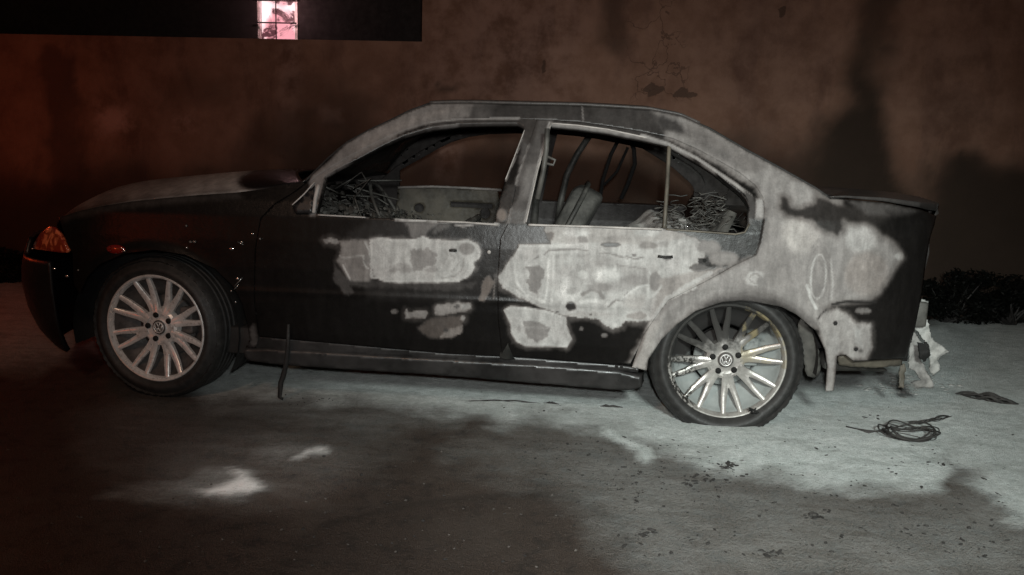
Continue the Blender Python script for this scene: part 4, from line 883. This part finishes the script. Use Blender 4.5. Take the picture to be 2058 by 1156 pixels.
asp = b.mix(b.rng(n4, .35, .7), (.022, .0165, .013), (.110, .076, .058)); asp = b.mix(b.rng(n2, .3, .75, 0, .35), asp, (.055, .043, .035))
ng = b.noise(11, 8, .8); asp = b.mix(b.rng(ng, .50, .60, 0, .7), asp, (.018, .014, .012)); asp = b.mix(b.rng(b.noise(3.5, 7, .7), .48, .62, 0, .5), asp, (.090, .070, .057)); asp = b.mix(b.m_('MULTIPLY', wet, .30), asp, (.030, .022, .017))
pp = b.m_('ADD', P_, b.m_('MULTIPLY', b.m_('ADD', b.m_('ADD', b.m_('MULTIPLY', b.m_('SUBTRACT', nst, .5), 1.1), b.m_('MULTIPLY', b.m_('SUBTRACT', n1, .5), .5)), b.m_('ADD', b.m_('MULTIPLY', b.m_('SUBTRACT', n3, .5), 1.1), b.m_('MULTIPLY', b.m_('SUBTRACT', n4, .5), .8))), b.m_('MULTIPLY', b.m_('SUBTRACT', 1.12, P_, clamp=True), b.m_('ADD', P_, .06))), clamp=True)
pp = b.m_('MULTIPLY', pp, b.rng(n3, .30, .42, .78, 1.))
pc = b.mix(b.rng(n2, .3, .7), (.66, .70, .68), (.80, .83, .81)); gn = b.noise(22, 6, .75); gs = b.noise(3.2, 7, .7, .6, (1, 2.6, 1)); pc = b.mix(b.rng(gn, .38, .62, .4, 0), pc, (.36, .40, .38)); pc = b.mix(b.rng(gs, .50, .62, 0, .35), pc, (.30, .32, .30)); pc = b.mix(b.rng(n4, .52, .70, 0, .5), pc, (.16, .16, .15)); pc = b.mix(b.attr('light_spot'), pc, (.93, .92, .90))  # real powder tones, then near-white painted where the light spots fall
c = b.mix(b.rng(pp, .02, .95, 0, 1, False), asp, pc)
vor = b.n('ShaderNodeTexVoronoi'); b.set(vor.inputs['Vector'], b.co()); vor.inputs['Scale'].default_value = 55
spk = b.m_('MULTIPLY', b.m_('LESS_THAN', vor.outputs['Distance'], b.rng(b.noise(2.3, 3), .5, .75, .0, .16)), b.rng(n3, .4, .5))
c = b.mix(b.rng(b.noise(330, 1), .68, .74, 0, .35), c, (.45, .43, .40)); c = b.mix(b.m_('MULTIPLY', spk, .8), c, (.03, .027, .025))
b.bump(b.m_('ADD', b.m_('MULTIPLY', n4, .7), b.m_('ADD', n3, b.m_('MULTIPLY', n2, .8))), .9, .010)
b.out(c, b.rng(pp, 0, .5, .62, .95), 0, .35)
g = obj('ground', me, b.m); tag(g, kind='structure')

# ------------------------------------------------------------------ wall
WY = 2.80
def wy(x): return WY - .012*(x-1)          # the wall runs almost parallel to the car
def on_wall(uv, back=0.):
    uv = np.asarray(uv, float).reshape(-1, 2); d = rays(uv); n = np.array([.012, 1, 0]); t = ((WY+back+.012) - CAM @ n)/(d @ n); return CAM+d*t[:, None]
c0 = on_wall([(848, 84)])[0]; XW, ZW = float(c0[0]), float(c0[2])
def wall_mesh():
    xs = np.unique(np.round(np.r_[np.arange(-16, -6, .5), np.arange(-6, 8, .035), np.arange(8, 14.1, .5), XW], 4)); xs = xs[(np.abs(xs-XW) > .012) | (xs == round(XW, 4))]
    zs = np.unique(np.round(np.r_[np.arange(0, 3.2, .035), np.arange(3.2, 5.7, .4), ZW], 4)); zs = zs[(np.abs(zs-ZW) > .012) | (zs == round(ZW, 4))]
    A, B = np.meshgrid(xs, zs, indexing='ij'); V = np.stack([A.ravel(), wy(A.ravel()), B.ravel()], -1)
    F = [f for f in grid_faces(len(xs), len(zs)) if not (V[list(f)].mean(0)[0] < XW and V[list(f)].mean(0)[2] > ZW)]
    return V, F
WALL_DARK = [ # darker areas of the wall: polygon, amount, softness
 ([(1700,180),(1722,110),(1750,110),(1775,200),(1790,300),(1830,360),(1840,420),(1600,420),(1640,330),(1660,240)], 1.0, 38), ([(1720,-40),(1800,-40),(1790,160),(1700,190)], .5, 26),
 ([(1720,-40),(1790,-40),(1780,90),(1740,130),(1710,60)], .45, 24), ([(1200,-40),(1260,-40),(1250,60),(1240,95),(1185,100),(1190,40)], .5, 16),
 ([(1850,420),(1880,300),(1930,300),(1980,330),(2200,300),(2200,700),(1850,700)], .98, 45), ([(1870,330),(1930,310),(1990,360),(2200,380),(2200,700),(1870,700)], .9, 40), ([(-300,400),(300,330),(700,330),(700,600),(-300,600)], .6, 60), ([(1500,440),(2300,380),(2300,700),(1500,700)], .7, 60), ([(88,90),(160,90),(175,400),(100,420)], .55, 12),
 ([(530,230),(620,200),(640,300),(600,340),(500,320)], .5, 30), ([(640,200),(760,190),(740,260),(640,300)], .45, 24), ([(880,165),(940,168),(930,190),(885,192)], .6, 8),
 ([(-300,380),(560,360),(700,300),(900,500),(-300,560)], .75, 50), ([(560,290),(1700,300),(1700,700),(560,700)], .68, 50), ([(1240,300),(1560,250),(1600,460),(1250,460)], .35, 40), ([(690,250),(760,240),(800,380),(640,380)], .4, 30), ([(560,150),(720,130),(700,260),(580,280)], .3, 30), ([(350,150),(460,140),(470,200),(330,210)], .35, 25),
 ([(990,250),(1030,260),(1010,400),(980,370)], .4, 18), ([(1240,290),(1320,300),(1310,440),(1240,430)], .35, 16)]
PEEL = [([(1290,176),(1310,168),(1328,172),(1342,184),(1310,192),(1295,186)], 3), ([(1352,184),(1372,178),(1395,186),(1402,196),(1375,192),(1356,192)], 3), ([(1088,118),(1094,116),(1093,148),(1088,150)], 2), ([(1560,20),(1580,15),(1575,35)], 3)]
PALE = [([(190,210),(250,220),(270,260),(200,270)], .5, 18), ([(350,235),(385,230),(390,262),(360,270)], .5, 10), ([(640,215),(690,215),(690,245),(650,245)], .4, 10), ([(560,90),(600,90),(606,330),(560,330)], .25, 14), ([(850,-50),(1180,-50),(1160,200),(850,200)], .15, 60), ([(880,290),(930,300),(920,370),(870,360)], .5, 10)]
def plaster():
    b = NB('patchy plaster'); st = b.attr('darkening'); pe = b.attr('peel'); pa = b.attr('pale')
    n1 = b.noise(.9, 6, .6); n2 = b.noise(5, 7, .65); n3 = b.noise(45, 4, .65); nv = b.noise(2.0, 6, .65, .4, (1.6, 1, .6))
    c = b.mix(b.rng(n1, .3, .7), (.100, .051, .035), (.168, .092, .063)); c = b.mix(b.rng(nv, .46, .62, 0, .6), c, (.075, .038, .028))
    c = b.mix(b.m_('MULTIPLY', b.rng(n2, .3, .7), .3), c, (.33, .20, .15)); c = b.mix(b.m_('MULTIPLY', pa, b.rng(n2, .35, .6)), c, (.46, .30, .25))
    s = b.m_('ADD', st, b.m_('MULTIPLY', b.m_('MULTIPLY', b.m_('SUBTRACT', n2, .5), 3.6), b.m_('MULTIPLY', b.m_('SUBTRACT', 1, st, clamp=True), st)), clamp=True)
    c = b.mix(b.m_('MULTIPLY', s, .95), c, (.020, .014, .010))
    vo = b.n('ShaderNodeTexVoronoi', feature='DISTANCE_TO_EDGE'); 
    mp = b.n('ShaderNodeVectorMath', operation='ADD'); nz = b.n('ShaderNodeTexNoise'); b.set(nz.inputs['Vector'], b.co()); nz.inputs['Scale'].default_value = 4; nz.inputs['Detail'].default_value = 5
    b.set(mp.inputs[0], b.co()); sc_ = b.n('ShaderNodeVectorMath', operation='SCALE'); b.set(sc_.inputs[0], nz.outputs['Color']); sc_.inputs['Scale'].default_value = .5; b.set(mp.inputs[1], sc_.outputs[0]); b.set(vo.inputs['Vector'], mp.outputs[0]); vo.inputs['Scale'].default_value = 3.0
    cr = b.m_('MULTIPLY', b.rng(vo.outputs[0], .012, .003), b.m_('MAXIMUM', b.attr('crack'), b.rng(n1, .62, .7, 0, .35)))
    pk = b.rng(b.m_('ADD', pe, b.m_('MULTIPLY', b.m_('SUBTRACT', n3, .5), .6)), .35, .55)
    c = b.mix(b.m_('MULTIPLY', cr, .5), c, (.035, .02, .015)); c = b.mix(b.m_('MULTIPLY', pk, .75), c, (.05, .03, .022))
    b.bump(b.m_('ADD', b.m_('ADD', n2, b.m_('MULTIPLY', n3, .35)), b.m_('MULTIPLY', b.m_('MAXIMUM', cr, pk), -1.0)), .5, .012)
    return b.out(c, .92, 0, .2)
M['plaster'] = plaster()
def wall(name, label):
    V, F = wall_mesh(); me = mesh_from(name, V, F); p = proj(V)
    a = np.zeros(len(V)); pc_ = np.clip(p, -4000, 6000); pw_ = pc_+26*np.stack([vnoise(pc_[:, 0], pc_[:, 1], 70, 4, 41), vnoise(pc_[:, 0], pc_[:, 1], 70, 4, 51)], -1)*1.6
    for q, am, s in WALL_DARK: a = 1-(1-a)*(1-am*soft(pw_, q, s))
    e = np.zeros(len(V)); f_ = np.zeros(len(V))
    for q, s in PEEL: e = np.maximum(e, soft(p, q, s))
    for q, am, s in PALE: f_ = np.maximum(f_, am*soft(p, q, s))
    add_attr(me, 'darkening', a); add_attr(me, 'peel', e); add_attr(me, 'pale', f_); add_attr(me, 'crack', soft(p, [(1265,10),(1350,0),(1400,200),(1260,200)], 20))
    bm = bmesh.new(); bm.from_mesh(me); bmesh.ops.delete(bm, geom=[v for v in bm.verts if not v.link_faces], context='VERTS'); bm.to_mesh(me); bm.free()
    o = obj(name, me, M['plaster'], smooth=False); s_ = o.modifiers.new('t', 'SOLIDIFY'); s_.thickness = .22; s_.offset = -1
    tag(o, label, 'wall'); return o
wall('plaster_wall', 'cracked and patchy reddish brown plaster wall behind the burnt car')
# building standing in the dark behind the low wall, with one lit window
BY = 4.6
def at_b(uv): return at_y(uv, BY)
wl = at_b([(515,-20),(597,-20),(597,92),(515,92)]); x0, x1 = wl[0][0], wl[1][0]; z1, z0 = wl[0][2]+.25, wl[2][2]-.05
hb = empty('dark_building', (0, BY, 0)); tag(hb, 'unlit dark building behind the low part of the wall with one lit pink window', 'building')
bm = bmesh.new()
def bx(bm, a, b_): box(bm, tuple((a[i]+b_[i])/2 for i in range(3)), tuple(b_[i]-a[i] for i in range(3)))
XB1 = XW+1.2
for a, b_ in (((-16, 0, 0), (x0, .25, 6.5)), ((x1, 0, 0), (XB1, .25, 6.5)), ((x0, 0, 0), (x1, .25, z0)), ((x0, 0, z1), (x1, .25, 6.5))): bx(bm, a, b_)
M['dark_wall'] = simple('dark painted wall', (.010, .008, .008), .9, scale=3); obj('wall', bm, M['dark_wall'], hb, smooth=False)
wf_ = bmesh.new(); t = .02
xm = at_b([(557, 47)])[0]
for a, b_ in (((x0, .02, z0), (x0+t, .07, z1)), ((x1-t*1.3, .0, z0), (x1, .07, z1)), ((x0+t, .02, z0), (x1-t*1.3, .07, z0+t)), ((x0+t, .02, z1-t), (x1-t*1.3, .07, z1))): bx(wf_, a, b_)
M['frame'] = simple('pale window frame', (.6, .55, .55), .5); fr = obj('window_frame', wf_, M['frame'], hb, smooth=False)
gb = bmesh.new()
for xx in (xm[0],): tube(gb, [(xx, -.03, z0), (xx, -.03, z1)], .006, 6)
for zz in (xm[2], xm[2]+.2): tube(gb, [(x0, -.03, zz), (x1, -.03, zz)], .007, 6)
obj('window_bars', gb, M['dark'], hb)
b = NB('lit window pane'); nA = b.noise(6, 6, .65, .8); nB = b.noise(3, 3)
ccol = b.mix(b.rng(nB, .4, .6), (.50, .20, .23), (.72, .54, .55)); ccol = b.mix(b.rng(nA, .40, .50), (.05, .015, .02), ccol)
b.out((.02, .02, .02), .6); b.set(b.b.inputs['Emission Color'], ccol); b.b.inputs['Emission Strength'].default_value = 2.0
bm = bmesh.new(); bx(bm, (x0+t, .075, z0+t), (x1-t*1.3, .08, z1-t)); obj('window_pane', bm, b.m, fr, smooth=False)
lt = bpy.data.lights.new('room_light', 'POINT'); lo = bpy.data.objects.new('room_light', lt); C.objects.link(lo); lt.energy = 5; lt.color = (1, .55, .55); lt.shadow_soft_size = .05; lo.location = (x1-.12, BY-.22, (z0+z1)/2)

# ------------------------------------------------------------------ shrubs and weeds along the wall
b = NB('dark leaves'); n = b.noise(12, 3); b.out(b.mix(n, (.001, .0012, .0008), (.002, .0025, .0015)), .6, 0, .2); M['leaf'] = b.m
def shrub(name, label, x, y, rx, ry, h, N, cat='shrub', ls=.022, group=None):
    root = empty(name, (x, y, 0)); tag(root, label, cat, group)
    V = []; F = []
    cl = [(random.uniform(-.7, .7)*rx, random.uniform(-.6, .6)*ry, random.uniform(.15, .85)*h, random.uniform(.25, .5)) for _ in range(16)]
    for k in range(N):
        c = random.choice(cl); d = Vector((random.gauss(0, 1), random.gauss(0, 1), random.gauss(0, 1))).normalized()*random.random()**.4*c[3]
        pp = Vector((c[0]+d.x*rx, c[1]+d.y*ry, max(.01, c[2]+d.z*h*.55)))
        s = ls*random.uniform(.5, 1.3); u = Vector((random.gauss(0, 1), random.gauss(0, 1), random.gauss(0, 1))).normalized(); w_ = u.orthogonal().normalized()
        i = len(V); V += [pp-u*s, pp+w_*s*.4, pp+u*s, pp-w_*s*.4]; F.append((i, i+1, i+2, i+3))
    obj('foliage', mesh_from('foliage', V, F), M['leaf'], root, smooth=False)
    bm = bmesh.new()
    for c in cl: tube(bm, [(random.uniform(-.05, .05), 0, 0), (c[0]*.5, c[1]*.5, c[2]*.55), (c[0], c[1], c[2])], [.012, .008, .003], 5)
    obj('stem', bm, M['soot'], root)
for (u, hh, lab) in ((1900, .42, 'dark weeds at the foot of the wall just behind the car boot'), (2020, .34, 'dark weeds at the foot of the wall at the right edge of the photo'), (20, .30, 'dark weeds at the foot of the wall left of the headlight'), (-90, .26, 'dark weeds at the foot of the wall at the left edge of the photo')):
    X = on_wall([(u, 600 if u > 500 else 520)])[0][0]; shrub('weeds', lab, X, WY-.16, .34, .10, hh, 2600, 'weeds', group='weeds along the wall')

# ------------------------------------------------------------------ wreckage on the ground
def wire_tangle(name, label, pts, ry, n, r=.005, hz=.02):
    """loops of wire running along a traced line, spread by ry pixels"""
    bm = bmesh.new()
    for k in range(n):
        ph = random.uniform(0, 6); am = random.uniform(.2, 1)
        L = dens(pts, 10, False); m = len(L); q = []
        for i, (u, v) in enumerate(L):
            t = i/(m-1); wv = math.sin(t*math.pi)**.7
            P = at_z([(u+4*math.sin(3*t+ph), v+ry*am*wv*math.sin(ph+t*2.2))], .006)[0]; P[2] = .004+.5*hz*(1+math.sin(ph*3+t*9))*wv; q.append(P)
        tube(bm, q, r*random.uniform(.5, 1.1), 5)
    o = obj(name, bm, M['wire']); tag(o, label, 'wire'); return o
bm = bmesh.new()
for k in range(7):
    rx, ry = random.uniform(34, 62), random.uniform(6, 17); cx, cy = 1822+random.uniform(-8, 8)+(60-rx)*.4, 877+random.uniform(-3, 3); ph = random.uniform(0, 6); P = []
    for a in np.linspace(0, 2*math.pi, 30):
        u = cx+rx*math.cos(a)*(1+.06*math.sin(3*a+ph)); v = cy+ry*math.sin(a)*(1+.2*math.sin(2*a+ph))+.10*(u-cx)
        g_ = at_z([(u, v)], .004)[0]; g_[2] = .006+.014*(1+math.sin(2*a+ph)); P.append(g_)
    tube(bm, P, random.uniform(.002, .004), 5, cap=False)
for k in range(3):
    P = at_z([(1700,856+k), (1722,862), (1745,866+k*2), (1775,868-k*2), (1800,880)], .008); tube(bm, P, [.001, .003, .005, .004, .003], 5)
tag(obj('wire_tangle', bm, M['wire']), 'large flat loop of burnt wire on the powder behind the flat tyre', 'wire')
wire_tangle('burnt_strip', 'thin curled black strip just above the large wire loop', [(1820,848),(1850,852),(1880,846),(1910,836)], 5, 4, .004)
wire_tangle('charred_scrap', 'ragged charred scrap lying at the far right of the powder', [(1925,792),(1960,798),(2000,808),(2042,812)], 7, 12, .007, .03)
wire_tangle('thin_wire', 'thin dark wire lying straight under the side skirt', [(938,806),(1000,806),(1060,809),(1085,810)], 1.5, 2, .003, .008)
wire_tangle('charred_stick', 'short black stick below the rear end of the side skirt', [(1210,817),(1232,818),(1248,819)], 2, 5, .005, .01)
wire_tangle('charred_stick', 'short black stick at the end of the straight thin wire', [(1095,810),(1120,812)], 1.5, 4, .004, .01)
# countless crumbs of char
bm = bmesh.new(); placed = 0
zones = [((1250,860),(2040,1120),430), ((900,780),(1320,830),60), ((600,870),(1300,1150),160), ((1330,850),(1900,960),200), ((1050,880),(1500,990),160), ((1640,780),(1850,860),60), ((560,790),(700,815),30)]
for (a, b_, N) in zones:
    for k in range(N):
        u = random.uniform(a[0], b_[0]); v = random.uniform(a[1], b_[1]); P = at_z([(u, v)], .004)[0]; s = random.choice((.0012, .0015, .002, .0025, .003, .005))*random.uniform(.6, 1.3)
        if P[1] > -.05 and 1.0 < P[0] < 3.4 and v < 840 and P[1] > .1: pass
        r = bmesh.ops.create_icosphere(bm, subdivisions=1, radius=s, matrix=Matrix.Translation(P) @ Matrix.Rotation(random.uniform(0, 3), 4, 'Z') @ Matrix.Diagonal((random.uniform(1, 2.6), 1, .6, 1)))
for k in range(13):  # larger flakes in small groups
    u, v = random.choice(((1415,960),(1230,905),(1390,970),(1640,1035),(1550,1110),(1310,1070),(1750,840),(1880,930),(1460,935))); 
    for j in range(6):
        P = at_z([(u+random.uniform(-22, 22), v+random.uniform(-7, 7))], .006)[0]
        bmesh.ops.create_icosphere(bm, subdivisions=1, radius=random.uniform(.003, .009), matrix=Matrix.Translation(P) @ Matrix.Rotation(random.uniform(0, 3), 4, 'Z') @ Matrix.Diagonal((1.8, .8, .35, 1)))
o = obj('char_crumbs', bm, M['wire'], smooth=False); tag(o, 'tiny black crumbs of char scattered over the ground', 'debris', kind='stuff')
# pale powder clumps fallen under the tail
bm = bmesh.new()
for k in range(130):
    P = at_z([(random.gauss(1840, 45), random.gauss(772, 10))], .004)[0]
    bmesh.ops.create_icosphere(bm, subdivisions=1, radius=random.uniform(.004, .014), matrix=Matrix.Translation(P) @ Matrix.Diagonal((1.4, 1, .6, 1)))
o = obj('powder_clumps', bm, M['melt'], smooth=False); tag(o, 'pale powder clumps fallen below the tail of the car', 'debris', kind='stuff')
# loose grit on the asphalt in front
M['grit'] = simple('grit', (.075, .066, .058), .9, scale=60, var=.5)
bm = bmesh.new()
for k in range(320):
    P = at_z([(random.uniform(-40, 2100), 830+310*random.random()**.8)], .001)[0]
    bmesh.ops.create_icosphere(bm, subdivisions=1, radius=random.choice((.0015, .002, .0025, .004))*random.uniform(.7, 1.2), matrix=Matrix.Translation(P) @ Matrix.Rotation(random.uniform(0, 3), 4, 'Z') @ Matrix.Diagonal((1.4, 1, .7, 1)))
tag(obj('grit', bm, M['grit'], smooth=False), 'pale grit scattered over the asphalt in front of the car', 'grit', kind='stuff')
